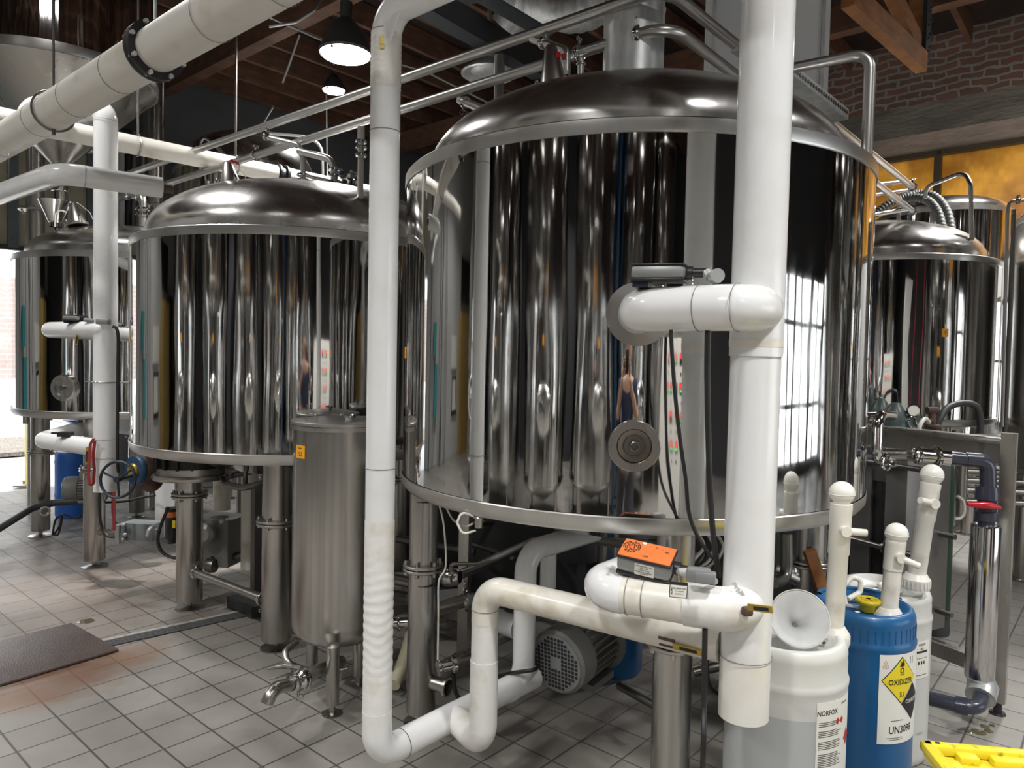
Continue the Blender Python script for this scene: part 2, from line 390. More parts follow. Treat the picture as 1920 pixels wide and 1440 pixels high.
# far right wall (b = B1) with windows
bricks('old_brick', (.27,.13,.10), (.19,.115,.09), (.34,.31,.28), .24, .082, .015, rot=0, rough=.85, offset=.5, coords='Object', bump=.9, warp=.10)
def wb(mb, a0, a1, z0, z1, t=.25): mb.box(AB((a0+a1)/2, B1+t/2, (z0+z1)/2), (a1-a0, t, z1-z0), ROT)
WT = PB(1640,300,B1).z; WB = PB(1900,470,B1).z
w1 = [PB(1640,350,B1).dot(AX)-1.4, PB(1757,350,B1).dot(AX)]; w2 = [w1[1]+.07, w1[1]+3.2]
print('WIN', WT, WB, w1, w2, PB(1900,560,B1), PB(1900,800,B1), PB(1905,600,B1).dot(AX))
mb = MB(); wb(mb, A0, w1[0], 0, ZC); wb(mb, w2[1], A1, 0, ZC)
mb.build('wall_back', 'light_wall')['kind'] = 'structure'
# brick course wall above window : own object oriented so the brick texture lies in the wall plane
def wallpiece(name, a0, a1, z0, z1, m, t=.25, dy=0):
    mb = MB(); mb.box((0,0,0), (a1-a0, z1-z0, t))
    o = mb.build(name, m, loc=(0,0,0)); o.location = AB((a0+a1)/2, B1+t/2+dy, (z0+z1)/2)
    o.rotation_euler = (PI/2, 0, ROT); return struct(o)
BRZ = PB(1700,200,B1).z; BRZ2 = PB(1700,255,B1).z
wallpiece('wall_back_brick', w1[0], w2[1], BRZ, ZC, 'old_brick')
mat('concrete_dark', (.24,.22,.185), .85, noise=(2.2,(1,3,1),(.15,.135,.12),.35,.6), bump=[(7,(1,4,1),.8,.02)])
mat('plaster_old', (.48,.385,.32), .85, noise=(2.6,(1,2,1),(.33,.265,.22),.33,.55), bump=[(6,(1,3,1),.9,.025)])
wallpiece('wall_back_beam', w1[0], w2[1], BRZ2, BRZ, 'concrete_dark')
wallpiece('wall_back_plaster', w1[0], w2[1], WT, BRZ2, 'plaster_old')
# amber glazed windows
def window(n, a0, a1, z0, z1, grid=True):
    W = bpy.data.objects.new('window_%d' % n, None); COL.objects.link(W); W.location = AB((a0+a1)/2, B1, z0); struct(W)
    mb = MB(); t = .07
    for (x0, x1, y0, y1) in ((a0, a1, z1-t*.8, z1), (a0, a1, z0, z0+t*.7), (a0, a0+t*.5, z0, z1), (a1-t*.5, a1, z0, z1)):
        mb.box(AB((x0+x1)/2, B1+.02, (y0+y1)/2), (x1-x0, .10, y1-y0), ROT)
    mb.build('window_frame', 'window_frame', W)
    mb = MB(); mb.box((0,0,0), (a1-a0-.05, z1-z0-.08, .03)); p = mb.build('pane', 'amber_glass', None, loc=(0,0,0)); p.parent = W
    p.location = Vector((0,0,(z1-z0)/2))+BX*.06; p.rotation_euler = (PI/2, 0, ROT)
    return W
m = bpy.data.materials.new('amber_glass'); m.use_nodes = True; nt = m.node_tree; b = nt.nodes['Principled BSDF']; MATS['amber_glass'] = m
N = nt.nodes.new; L = nt.links.new
tc = N('ShaderNodeTexCoord'); br = N('ShaderNodeTexBrick'); br.offset = 0
br.inputs['Scale'].default_value = 1; br.inputs['Brick Width'].default_value = .045; br.inputs['Row Height'].default_value = .075; br.inputs['Mortar Size'].default_value = .003
br.inputs['Color1'].default_value = (.60,.29,.035,1); br.inputs['Color2'].default_value = (.50,.23,.03,1); br.inputs['Mortar'].default_value = (.50,.25,.035,1)
nz = N('ShaderNodeTexNoise'); nz.inputs['Scale'].default_value = 1.8; nz.inputs['Detail'].default_value = 3
cr = N('ShaderNodeValToRGB'); cr.color_ramp.elements[0].position = .36; cr.color_ramp.elements[1].position = .62; cr.color_ramp.elements[0].color = (.38,.30,.22,1)
mx = N('ShaderNodeMix'); mx.data_type = 'RGBA'; mx.blend_type = 'MULTIPLY'; mx.inputs[0].default_value = 1
L(tc.outputs['Object'], br.inputs['Vector']); L(tc.outputs['Object'], nz.inputs['Vector']); L(nz.outputs[0], cr.inputs[0]); L(br.outputs[0], mx.inputs[6]); L(cr.outputs[0], mx.inputs[7])
L(mx.outputs[2], b.inputs['Base Color']); b.inputs['Roughness'].default_value = .5; b.inputs['Transmission Weight'].default_value = .55
b.inputs['Emission Strength'].default_value = 0
window(1, w1[0], w1[1], WB, WT); window(2, w1[1]+.0, w2[1], WB, WT)
# lower part of the back wall : white wall with a tall clear window at the far right
c0 = PB(1886,600,B1).dot(AX); zt = PB(1900,556,B1).z; zb = PB(1900,805,B1).z; c1 = c0+1.3
mb = MB(); wb(mb, w1[0], c0, 0, WB); wb(mb, c1, w2[1], 0, WB); wb(mb, c0, c1, zt, WB); wb(mb, c0, c1, 0, zb); struct(mb.build('wall_back_lower', 'light_wall'))
W = bpy.data.objects.new('window_3', None); COL.objects.link(W); W.location = AB((c0+c1)/2, B1, zb); struct(W)
mb = MB()
for (x0, x1, y0, y1) in ((c0, c1, zt-.05, zt), (c0, c1, zb, zb+.05), (c0, c0+.04, zb, zt), (c1-.04, c1, zb, zt), (c0, c1, zb+(zt-zb)*.5, zb+(zt-zb)*.5+.03)):
    mb.box(AB((x0+x1)/2, B1+.02, (y0+y1)/2), (x1-x0, .08, y1-y0), ROT)
mb.build('window_frame', 'window_frame', W)
mat('clear_glass', (1,1,1), .0, trans=1.0)
mb = MB(); mb.box(AB((c0+c1)/2, B1+.05, (zt+zb)/2), (c1-c0-.08, .008, zt-zb-.08), ROT); mb.build('pane', 'clear_glass', W)
# behind-camera walls
mb = MB(); mb.box(AB((A0+A1)/2, B0-.1, ZC/2), (A1-A0, .2, ZC), ROT); struct(mb.build('wall_front', 'mid_wall'))
# right wall with big windows (seen in the tank's side)
mb = MB(); t = .2
def wr(mb, b0, b1, z0, z1): mb.box(AB(A1+.1, (b0+b1)/2, (z0+z1)/2), (.2, b1-b0, z1-z0), ROT)
wr(mb, B0, 2.2, 0, ZC); wr(mb, 8.6, B1, 0, ZC); wr(mb, 2.2, 8.6, 0, .15); wr(mb, 2.2, 8.6, 2.9, ZC); struct(mb.build('wall_right', 'mid_wall'))
W = bpy.data.objects.new('window_4', None); COL.objects.link(W); W.location = AB(A1, 5.4, .15); struct(W)
mb = MB()
for k in range(9): mb.box(AB(A1, 2.2+.80*k, 1.52), (.1, .07 if k % 2 else .16, 2.75), ROT)
for z in (.15, 1.0, 2.2, 2.9): mb.box(AB(A1, 5.4, z), (.1, 6.4, .07), ROT)
mb.build('window_frame', 'window_frame', W)
mb = MB(); mb.box(AB(A1+.03, 5.4, 1.52), (.01, 6.38, 2.7), ROT); mb.build('pane', 'clear_glass', W)
# outdoor boundary: gravel bed, low brick wall, shrubs
g = AB(A0-4.2, 1.6, -.02)
mb = MB(); mb.box(g+Vector((0,0,.05)), (2.2, 12, .06), ROT); o = mb.build('gravel_bed', 'gravel'); o['kind'] = 'stuff'; tag(o, 'strip of brown gravel outside the open door', 'gravel')
bricks('pink_brick', (.75,.58,.53), (.72,.55,.5), (.8,.76,.72), .3, .1, .012, rough=.85, offset=.5)
mb = MB(); mb.box((0,0,0), (12, 2.0, .3)); o = mb.build('brick_wall', 'pink_brick', loc=(0,0,0)); o.location = AB(A0-7.5, 2, 2.0); o.rotation_euler = (PI/2, 0, ROT+PI/2); tag(o, 'pinkish brick wall outdoors seen past the left tank', 'wall')
def bush(c, r, seed, label):
    rnd = random.Random(seed); mb = MB()
    for k in range(420):
        d = Vector((rnd.gauss(0,1), rnd.gauss(0,1), rnd.gauss(0,1))).normalized()*r*rnd.uniform(.6,1)
        p = Vector(c)+Vector((d.x, d.y, max(-r*.6, d.z*.8))); n = Vector((rnd.gauss(0,1), rnd.gauss(0,1), rnd.gauss(0,1))).normalized(); t = n.orthogonal().normalized()*.05; u = n.cross(t)
        mb.add([p-t, p+u*.5, p+t, p-u*.5], [(0,1,2,3)])
    return mesh_thing('shrub', mb, 'foliage', label, 'shrub')
bush(AB(A0-4.6, 1.6, .35), .38, 3, 'green shrub on the gravel outside left of the tank')

# ---- ceiling carpentry: joists along B, girders along A
k = 0; a = A0+.25
while a < 6.5:
    mb = MB(); mb.box(AB(a, (B0+B1)/2+.8, ZC-.13), (.055, B1-B0-2.0, .24), ROT); o = mb.build('ceiling_joist', 'wood_joist'); tag(o, 'brown timber joist running under the dark roof deck', 'joist', 'roof joists'); a += .60
for b in (-3.2, .4, 4.0, 7.4):
    mb = MB(); mb.box(AB((A0+A1)/2, b, ZC-.37), (A1-A0-.4, .14, .26), ROT)
    lab = {7.4: 'long brown timber girder nearest the brick wall', 4.0: 'long brown timber girder above the mirror-bright tanks', .4: 'long brown timber girder over the walkway in front of the tanks', -3.2: 'long brown timber girder behind the photographer'}[b]
    mesh_thing('ceiling_girder', mb, 'wood_joist', lab, 'beam')
# truss brace at top right: diagonal pair
def beam(p, q, w, h, m='wood_beam'):
    p = Vector(p); q = Vector(q); d = (q-p).normalized(); s_ = d.cross(UP).normalized(); u = s_.cross(d)
    R = Matrix((d, s_, u)).transposed(); mb = MB(); mb.box((p+q)/2, ((q-p).length, w, h), R=R); return mb
q = PX(1728,118,6.2)
mesh_thing('roof_brace', beam(PX(1590,-10,5.0), q, .09, .16), 'wood_beam', 'orange brown diagonal timber brace at the top right corner', 'brace')
mesh_thing('roof_brace', beam(PX(1668,-20,5.8), PX(1722,90,6.25), .08, .14), 'wood_beam', 'shorter timber brace just right of the diagonal one', 'brace')
tr = thing('truss_post', 'timber truss post end with dark bolt plate at top right', 'post', PX(1722,60,6.3))
mb = MB(); mb.box(PX(1722,50,6.32), (.13, .13, .62), ROT); mb.build('post', 'wood_beam', tr)
mb = MB(); mb.box(PX(1738,55,6.25), (.03, .17, .5), ROT)
for j in range(8): mb.sphere(PX(1738,55,6.25)+AX*.02+Vector((0,0,-.2+.055*j))+BX*(.03 if j % 2 else -.03), .013, 8, 5)
mb.build('bolt_plate', 'dark_beam', tr)
mesh_thing('steel_beam', beam(PX(770,-15,5.6), PX(1010,128,7.4), .16, .2), 'dark_beam', 'dark painted steel beam crossing under the roof above the centre', 'beam')
# electrical conduits under roof
def pipe(name, pts, r, m, label, cat, fillet=.05, group=None, seg=16, caps=True):
    mb = MB(); mb.tube(pts, r, fillet, seg=seg, caps=caps); return mesh_thing(name, mb, m, label, cat, group)
pipe('conduit', [PX(500,30,6.5), PX(615,80,7.0), PX(800,135,7.6), PX(1010,240,8.3)], .012, 'conduit', 'straight thin metal conduit passing behind the nearer round lamp', 'conduit', .02)
pipe('conduit', [PX(505,50,5.5), PX(555,42,5.5), PX(590,20,5.5), PX(607,-10,5.6)], .011, 'conduit', 'bent thin metal conduit at the top left of the near lamp', 'conduit', .05)
for (x0, y0, x1, y1) in ((562,65,530,155), (512,200,490,235)):
    pipe('hanger_rod', [PX(x0,y0,7.5), PX(x1,y1,7.9)], .012, 'conduit', 'slanting pale rod among the joists left of the lamps', 'rod', 0, 'slanting rods among the joists')
# ---- high bay lamps
def lamp(loc, r, label, group=None, W=None):
    t = thing('high_bay_lamp', label, 'lamp', loc, group)
    mb = MB(); pr = [(r,0),(r*1.04,.02),(r*.98,.05),(r*.86,.13),(r*.66,.22),(r*.42,.30),(r*.24,.35),(.0,.36)]
    mb.lathe([(x,z*r/.25) for x,z in pr], loc, UP, 40); mb.build('shade', 'lamp_shell', t)
    mb = MB(); mb.lathe([(r*.97,.012),(r*.9,-.012),(r*.5,-.03),(0,-.036)], loc, UP, 40); mb.build('lens', 'lamp_lens', t)
    mb = MB(); z = .36*r/.25; lv = Vector(loc)
    mb.cyl(lv+Vector((0,0,z-.02)), lv+Vector((0,0,z+.12)), r*.24, 20); mb.torus(lv+Vector((0,0,z+.17)), (1,0,0), .05, .010)
    mb.cyl(lv+Vector((0,0,z+.2)), Vector((lv.x, lv.y, ZC-.02)), .006, 8); mb.build('hanger', 'lamp_shell', t)
    for a in range(3): MB().sphere(lv+Vector((math.cos(a*2.1-1.9)*r*.95, math.sin(a*2.1-1.9)*r*.95, -.01)), .012, 10, 6).build('lens_clip', 'lamp_shell', t)
    ld = bpy.data.lights.new('lamp_light', 'AREA'); ld.shape = 'DISK'; ld.size = r*1.9; ld.energy = W or LAMP_W; ld.spread = math.radians(125); ld.color = (1,.985,.965)
    lo = bpy.data.objects.new('lamp_light', ld); COL.objects.link(lo); lo.location = (0,0,-.06); lo.parent = t
    return t
lamp(PX(648,103,6.0), .21, 'round high bay lamp beside the white riser, nearer of the two lit lamps')
lamp(PX(626,170,9.0), .14, 'small bright round lamp further back below the near one', W=60)
for i, (x, y) in enumerate(((-4.2,1.4), (-1.6,-.8), (1.6,.2), (4.4,1.6), (-3.0,4.0), (1.4,-3.4), (-4.5,-3.2), (4.9,6.0), (-7.2,3.6))):  # lamps added out of view to brighten the hall
    lamp(Vector((x, y, 4.75)), .22, 'added round high bay lamp, unseen above the frame, brightening the hall', 'added high bay lamps above the frame', LAMP_W*1.7 if y > 5 else LAMP_W if y < 2 else LAMP_W*.5)
# ================================================================ BIG TANKS
def arc_dome(R, Rd, z0, z1, zc, kn):
    # straight lip, then an elliptical dished end
    pr = [(Rd, z0), (Rd, z1)]; H = zc-z1
    for k in range(1, 29):
        t = k/28*PI/2; c, s_ = math.cos(t), math.sin(t)
        pr.append((Rd*c**.86 if k < 28 else 0, z1+H*s_**1.06))
    return pr
def leg(parent, x, y, ztop, r, zf, foot_r=.075, name='leg', fl_r=None, m='brushed_steel', lab=None, cone=True):
    mb = MB(); mb.lathe([(0,.052),(r*.96,.052),(r,.057),(r,zf)], (x,y,0), UP, 32); mb.lathe([(r*.97,zf),(r*.97,ztop)], (x,y,0), UP, 32)
    l = mb.build(name, m, parent)
    if lab: l['label'] = lab
    mb = MB(); fr = fl_r or r*1.38
    mb.disc_ring((x,y,zf-.008), UP, fr, .014, 36); mb.disc_ring((x,y,zf+.010), UP, fr, .014, 36)
    for k in range(6):
        a = k*PI/3+.3; mb.cyl((x+math.cos(a)*fr*.86, y+math.sin(a)*fr*.86, zf-.03), (x+math.cos(a)*fr*.86, y+math.sin(a)*fr*.86, zf+.032), .008, 6)
    mb.build('flange', 'satin_steel', l)
    mb = MB(); mb.cyl((x,y,.012), (x,y,.10), .016, 12); mb.lathe([(0,.0),(foot_r,.0),(foot_r,.008),(foot_r*.5,.016),(0,.02)], (x,y,0), UP, 32); mb.build('levelling_foot', 'satin_steel', l)
    return l
def big_tank(label, cx, cy, R, zb, zt, Rd, zc, kn=.24, group=None, bottom=.22, mirror='mirror_steel', band=.045):
    t = thing('brewing_tank', label, 'tank', (cx, cy, 0), group); c = (cx, cy, 0)
    mb = MB(); mb.lathe([(R,zb+.055),(R,zt)], c, UP, 160); mb.build('shell', mirror, t)
    mb = MB(); mb.lathe([(R-.05,zt-.002),(R+.004,zt-.002),(R+.006,zt+.004),(R+.006,zt+band-.004),(R+.002,zt+band),(Rd-.005,zt+band+.004)], c, UP, 160); mb.build('top_band', 'band_steel', t)
    mb = MB(); mb.lathe([(R+.003,zb+.062),(R+.006,zb+.058),(R+.004,zb+.026),(R-.012,zb+.006),(R-.04,zb),(R-.06,zb-.001)], c, UP, 160); mb.build('bottom_band', 'band_steel', t)
    mb = MB(); mb.lathe([(R-.06,zb-.001),(R-.16,zb-.02),(R*.5,zb-bottom*.55),(R*.12,zb-bottom),(0,zb-bottom)], c, UP, 128); mb.build('underside_cone', 'mirror_steel', t)
    mb = MB(); mb.lathe(arc_dome(R, Rd, zt+band, zt+band+.05, zc, kn), c, UP, 128); mb.build('dome', 'dome_steel', t, sharp=50)
    mb = MB(); mb.torus((cx,cy,zt+band+.006), UP, Rd+.002, .006, 128, 8); mb.build('weld_ring', 'band_steel', t)
    return t
def sticker(parent, c, R, ang, z, w, h, lines, name='number_sticker'):
    fn = cyl_fn((c[0],c[1],z), R, ang, .001)
    mb = MB(); slab(mb, fn, -w/2, w/2, -h/2, h/2, .001, 4); s_ = mb.build(name, 'tag_orange', parent); s_['label'] = 'small orange number sticker'
    mb = MB(); fn2 = cyl_fn((c[0],c[1],z), R, ang, .0026)
    for sx, size, y in lines: put_text(mb, sx, size, fn2, 0, y)
    mb.build('sticker_print', 'ink', s_)
def ang_to(c, p): return math.atan2(p[1]-c[1], p[0]-c[0])
def cyl_hit(c, R, px, py):       # point where the ray through a pixel meets a tank shell
    d = ray(px, py); ox, oy = CAM.x-c[0], CAM.y-c[1]
    A = d.x**2+d.y**2; Bq = 2*(ox*d.x+oy*d.y); C_ = ox*ox+oy*oy-R*R; D = max(Bq*Bq-4*A*C_, 0); t = (-Bq-math.sqrt(D))/(2*A)
    return CAM+d*t
# --- main tank
c1_ = (.496, 3.16); R1 = .96
T1 = big_tank('largest mirror-polished round tank, standing front and centre behind the thick white riser', *c1_, R1, 1.057, 2.298, .865, 2.71)
for (px, d) in ((794, 3.10), (1268, 2.32), (1520, 3.30)):
    p = PX(px, 1000, d); leg(T1, p.x, p.y, 1.08, .063 if px != 1520 else .075, .69)
leg(T1, .56, 4.0, 1.0, .063, .72)
h = cyl_hit(c1_, R1, 1189, 836); n = Vector((h.x-c1_[0], h.y-c1_[1], 0)).normalized()
mb = MB(); mb.lathe([(.080,.0),(.080,.012),(.077,.016),(.054,.016),(.052,.010)], h, n, 64); pt = mb.build('sight_port', 'satin_steel', T1); mb = MB(); mb.lathe([(.052,.004),(.050,.006),(.030,.003),(0,.003)], h, n, 48); mb.build('port_dish', 'port_dish', pt)
mb = MB(); mb.lathe([(.017,.005),(.017,.020),(.013,.022),(.013,.008),(0,.008)], h, n, 6); mb.torus(h+n*.007, n, .032, .002, 32, 6); mb.build('hex_plug', 'dark_steel', pt)
a_ = ang_to(c1_, cyl_hit(c1_, R1, 761, 661)); sticker(T1, c1_, R1, a_, cyl_hit(c1_, R1, 761, 661).z, .055, .045, [('Job', .011, .013), ('-', .012, .003), ('3', .022, -.011)])
p = cyl_hit(c1_, R1, 891, 960); mb = MB(); q = Vector((p.x*.985+.01, p.y+.03, 1.075)); mb.cyl(q+Vector((0,0,-.055)), q+Vector((0,0,.03)), .014, 16); mb.torus(q+Vector((0,0,-.02)), UP, .016, .004, 16, 6); mb.build('drip_nozzle', 'satin_steel', T1)
mb = MB(); qq = q+Vector((-.01,0,-.02)); mb.tube([qq, qq+Vector((-.05,0,.02)), qq+Vector((-.065,0,-.02)), qq+Vector((-.045,0,-.06)), qq+Vector((0,0,-.045))], .004, .02, 8); mb.build('sensor_loop', 'white_plastic', T1)
# vent cap (cone) builder
def vent_cap(parent, p, hgt, r, lean=(0,0,0), clips=True):
    p = Vector(p); ax = (UP+Vector(lean)).normalized()
    mb = MB(); mb.lathe([(0,0),(r*1.1,0),(r*1.18,.008),(r*1.18,.018),(r*1.05,.022),(r,.03),(r*.42,hgt),(r*.30,hgt*1.04),(0,hgt*1.05)], p, ax, 28); v = mb.build('vent_cap', 'satin_steel', parent)
    mb = MB(); X = ax.orthogonal().normalized(); Y = ax.cross(X)
    for k in range(3):
        a = 2.1*k+.5; d = X*math.cos(a)+Y*math.sin(a); mb.tube([p+d*r*1.1+ax*.01, p+d*r*1.4+ax*.04, p+d*r*1.2+ax*.07, p+d*r+ax*.03], .005, .01, 8)
    mb.build('clamp', 'polished_steel', v)
    mb = MB(); mb.tube([p+ax*hgt, p+ax*hgt+X*.03+UP*.01, p+ax*(hgt*.6)+X*(r*1.6), p+X*r*1.9], .0022, .02, 6); mb.build('wire', 'white_plastic', v)
    return v
p = PX(1040,166,2.78); v = vent_cap(T1, p+Vector((0,0,-.03)), .185, .055, (-.10,0,0))
mb = MB(); q = PX(1046,104,2.76); mb.box(q, (.018,.018,.022)); mb.box(q+Vector((.022,0,-.004)), (.016,.014,.02)); mb.build('red_clip', 'red', v)
# flue up from the dome
mb = MB(); zz = 2.62; c = Vector((.496,3.16,0))
mb.lathe([(.130,zz),(.130,2.80),(.134,2.802),(.134,2.808),(.130,2.81),(.130,3.10),(.134,3.102),(.134,3.108),(.130,3.11),(.130,3.7),(.134,3.702),(.134,3.708),(.130,3.71),(.130,ZC)], c, UP, 48)
mesh_thing('flue_duct', mb, 'galvanised', 'galvanised round flue rising from the top of the largest tank', 'duct')
# handrail tube welded on rim
p0 = Vector((1.335,2.775,2.34)); 
pa = Vector((p0.x, p0.y, PX(1625,98,2.775).z)); pb_ = PX(1490,127,2.92); pc = PX(1425,140,2.99)
mb = MB(); mb.tube([p0, pa, pb_, pc, Vector((pc.x, pc.y, 2.50))], .021, .06, 20); mb.build('rim_handrail', 'pipe_steel', T1)

# --- mid-left tank
c2_ = (-1.323, 4.614); R2 = 1.0
T2 = big_tank('mid-sized mirror-polished tank left of the slim white riser, small steel vessel standing before it', *c2_, R2, 1.03, 2.20, .93, 2.645, .24)
p = PZ(355,1140,0); q = PZ(518,1215,0)
l = leg(T2, p.x, p.y, .90, .078, .715, .085)
mb = MB(); mb.lathe([(0,.0),(.23,.0),(.235,.008),(.235,.02),(.225,.03),(.205,.032),(.205,.072),(0,.072)], (p.x+.02, p.y, .825), UP, 48); mb.build('load_plate', 'satin_steel', T2)
mb = MB(); mb.lathe([(.20,.89),(.20,1.05)], (p.x+.02,p.y,0), UP, 48)
for k in range(16):
    a = k*PI/8; d = Vector((math.cos(a), math.sin(a), 0)); mb.box(Vector((p.x+.02,p.y,.965))+d*.205, (.03,.012,.14), a)
mb.build('rubber_collar', 'black_rubber', T2)
leg(T2, q.x, q.y, 1.06, .080, .695, .085, cone=False)
p = PX(748,1000,4.7); leg(T2, p.x, p.y, 1.06, .075, .80); leg(T2, -1.45, 5.35, 1.0, .075, .80)
sticker(T2, c2_, R2, ang_to(c2_, cyl_hit(c2_, R2, 243, 634)), cyl_hit(c2_, R2, 243, 634).z, .055, .05, [('Job', .012, .012), ('2', .022, -.01)])
v = vent_cap(T2, PX(434,347,4.2)+Vector((0,0,-.02)), .145, .058, (-.16,0,0)); mb = MB(); q = PX(440,304,4.2); mb.box(q, (.05,.012,.014), R=Matrix.Rotation(.35,3,'Y')); mb.build('red_clip', 'red', v)
# lifting lug plate on dome
mb = MB(); q = PX(664,343,4.35); 
for k in range(14): pass
prof = [(-.085,-.06),(.06,-.085),(.09,-.02),(.04,.055),(-.02,.075),(-.075,.035)]
fn = plane_fn(q, AX, UP); mb.prism(prof, .012, fn); mb.lathe([(.012,-.004),(.022,-.004),(.022,.018),(.012,.018)], fn(0,.0), AX.cross(UP), 20); mb.build('lifting_lug', 'polished_steel', T2)
mb = MB(); mb.tube([PX(627,371,3.95), PX(640,376,3.92), PX(647,394,3.86), PX(648,420,3.82)], .009, .03, 10); mb.build('dome_cable_guide', 'polished_steel', T2)

# --- left tank
c3_ = (-3.14, 6.16); R3 = .944
T3 = big_tank('far left mirror-polished tank beside the open door, behind the left white riser', *c3_, R3, 1.09, 2.28, .86, 2.62, .22)
for (px, py) in ((76,1005), (177,1062)):
    p = PZ(px, py, 0); leg(T3, p.x, p.y, 1.1, .072, .725, .09)
leg(T3, -2.5, 6.75, 1.1, .072, .80); leg(T3, -3.6, 6.9, 1.1, .072, .80)
h = cyl_hit(c3_, R3, 123, 727); n = Vector((h.x-c3_[0], h.y-c3_[1], 0)).normalized()
mb = MB(); mb.lathe([(.095,-.02),(.095,.03),(.088,.036),(.060,.036),(.056,.02),(0,.02)], h, n, 48); mb.build('sight_port', 'satin_steel', T3)
mb = MB(); mb.lathe([(.018,.02),(.018,.045),(0,.045)], h, n, 12); mb.build('port_plug', 'dark_steel', T3)
p = PX(35,788,5.5); mb = MB(); mb.cyl(p+Vector((.02,.05,-.03)), p+Vector((.02,.05,.04)), .02, 14); mb.build('drip_nozzle', 'satin_steel', T3)
v = vent_cap(T3, PX(146,418,5.6)+Vector((0,0,-.02)), .17, .065, (-.22,0,0))
mb = MB(); mb.tube([PX(103,425,5.5), PX(104,400,5.5), PX(114,394,5.5), PX(124,398,5.5)], .006, .03, 8); mb.build('dome_wire', 'white_plastic', T3)

# --- right tank, far right tank, tanks behind
c4_ = (3.11, 6.28); R4 = .93
T4 = big_tank('mirror-polished tank on the right, seen between the largest tank and the amber window', *c4_, R4, 1.15, 2.40, .83, 2.82, .24)
for k in range(4):
    a = k*PI/2+.3; leg(T4, c4_[0]+math.cos(a)*.75, c4_[1]+math.sin(a)*.75, 1.15, .07, .8)
h = cyl_hit(c4_, R4, 1772, 624); sticker(T4, c4_, R4, ang_to(c4_, h), h.z, .05, .06, [('2', .03, 0)])
def tall_tank(label, cx, cy, R, zb, zt, zc, group=None, cone=.7, m='streaky_steel'):
    t = thing('fermenter', label, 'tank', (cx, cy, 0), group); c = (cx, cy, 0)
    mb = MB(); mb.lathe([(R,zb),(R,zt)], c, UP, 96); mb.build('shell', m, t)
    mb = MB(); mb.lathe([(R-.02,zt-.01),(R+.006,zt-.01),(R+.008,zt+.03),(R*.93,zt+.035)], c, UP, 96); mb.build('top_band', 'band_steel', t); mb = MB(); mb.lathe([(R+.004,zb+.03),(R+.008,zb),(R-.02,zb-.02)], c, UP, 96); mb.build('bottom_band', 'band_steel', t)
    mb = MB(); mb.lathe(arc_dome(R, R*.92, zt+.03, zt+.06, zc, R*.25), c, UP, 96); mb.build('dome', 'dome_steel', t, sharp=50)
    mb = MB(); mb.lathe([(R-.02,zb-.02),(R*.1,zb-cone*R*1.3),(0,zb-cone*R*1.3)], c, UP, 64); mb.build('bottom_cone', 'band_steel', t)
    for k in range(4):
        a = k*PI/2+PI/4+ROT; x, y = cx+math.cos(a)*R*.86, cy+math.sin(a)*R*.86
        mb = MB(); mb.cyl((x,y,.02), (x,y,zb+.02), .05, 20); mb.lathe([(0,0),(.08,0),(.08,.012),(0,.03)], (x,y,0), UP, 20); mb.build('leg', 'brushed_steel', t)
    return t
T5 = tall_tank('tall steel tank in the back right corner just in front of the amber window', 4.36, 7.40, .61, .95, 3.10, 3.31)
T6 = tall_tank('narrow steel tank cut by the right edge of the frame', 4.20, 5.45, .36, .82, 2.72, 2.85, m='brushed_steel')
T7 = tall_tank('tall domed steel tank in the back left, behind the mid-sized tank', -3.15, 8.55, .80, 1.1, 3.64, 4.17, m='streaky_steel')
T8 = tall_tank('steel tank mostly hidden between the slim white riser and the largest tank', -1.05, 7.0, .80, .5, 2.80, 2.95, cone=.2)
T9 = tall_tank('added squat steel tank beyond the largest tank, blocking light and view under it', 1.25, 5.75, .85, .38, 2.3, 2.6, cone=.15, m='brushed_steel')  # added tank, hidden higher up; keeps the space under the largest tank dark
# rail on T7 top
mb = MB(); z = 3.95; mb.tube([PX(375,332,7.7), PX(376,266,7.7), PX(384,258,7.7), PX(400,268,7.7), PX(425,296,7.7)], .018, .08, 12); mesh_thing('vent_tube', mb, 'pipe_steel', 'thin goose-neck tube in front of the dark wall left of the back dome', 'tube')
# --- hopper at top left
ph = Vector((-3.83, 6.10, 0)); RH = .727; zr = 3.83; tip = PX(113,305,6.10)
hp = thing('grain_hopper', 'big steel grain hopper at the top left with a cone running down to a spout', 'hopper', (ph.x, ph.y, zr))
mb = MB(); mb.lathe([(RH,zr+.03),(RH,5.03)], ph, UP, 128); mb.build('shell', 'streaky_steel', hp)
mb = MB(); mb.lathe([(RH-.05,zr+.0),(RH+.012,zr+.0),(RH+.016,zr+.02),(RH+.016,zr+.075),(RH,zr+.08)], ph, UP, 128); mb.build('rim_band', 'band_steel', hp)
mb = MB(); n = 96; vs = []; nr = 8
for j in range(nr+1):
    u = j/nr; cc = (Vector((ph.x, ph.y, zr))).lerp(Vector((tip.x, tip.y, tip.z-.02)), u); r = (RH-.0)*(1-u)+.065*u
    vs += [cc+Vector((math.cos(2*PI*i/n)*r, math.sin(2*PI*i/n)*r, 0)) for i in range(n)]
mb.add(vs, [(j*n+i, j*n+(i+1) % n, (j+1)*n+(i+1) % n, (j+1)*n+i) for j in range(nr) for i in range(n)]); mb.build('cone', 'satin_steel', hp)
zsp = 2.42
mb = MB(); mb.cyl((tip.x,tip.y,zsp-.01), (tip.x,tip.y,tip.z), .058, 32); mb.torus((tip.x,tip.y,PX(110,358,6.1).z), UP, .062, .008, 32, 8); mb.build('spout', 'polished_steel', hp)
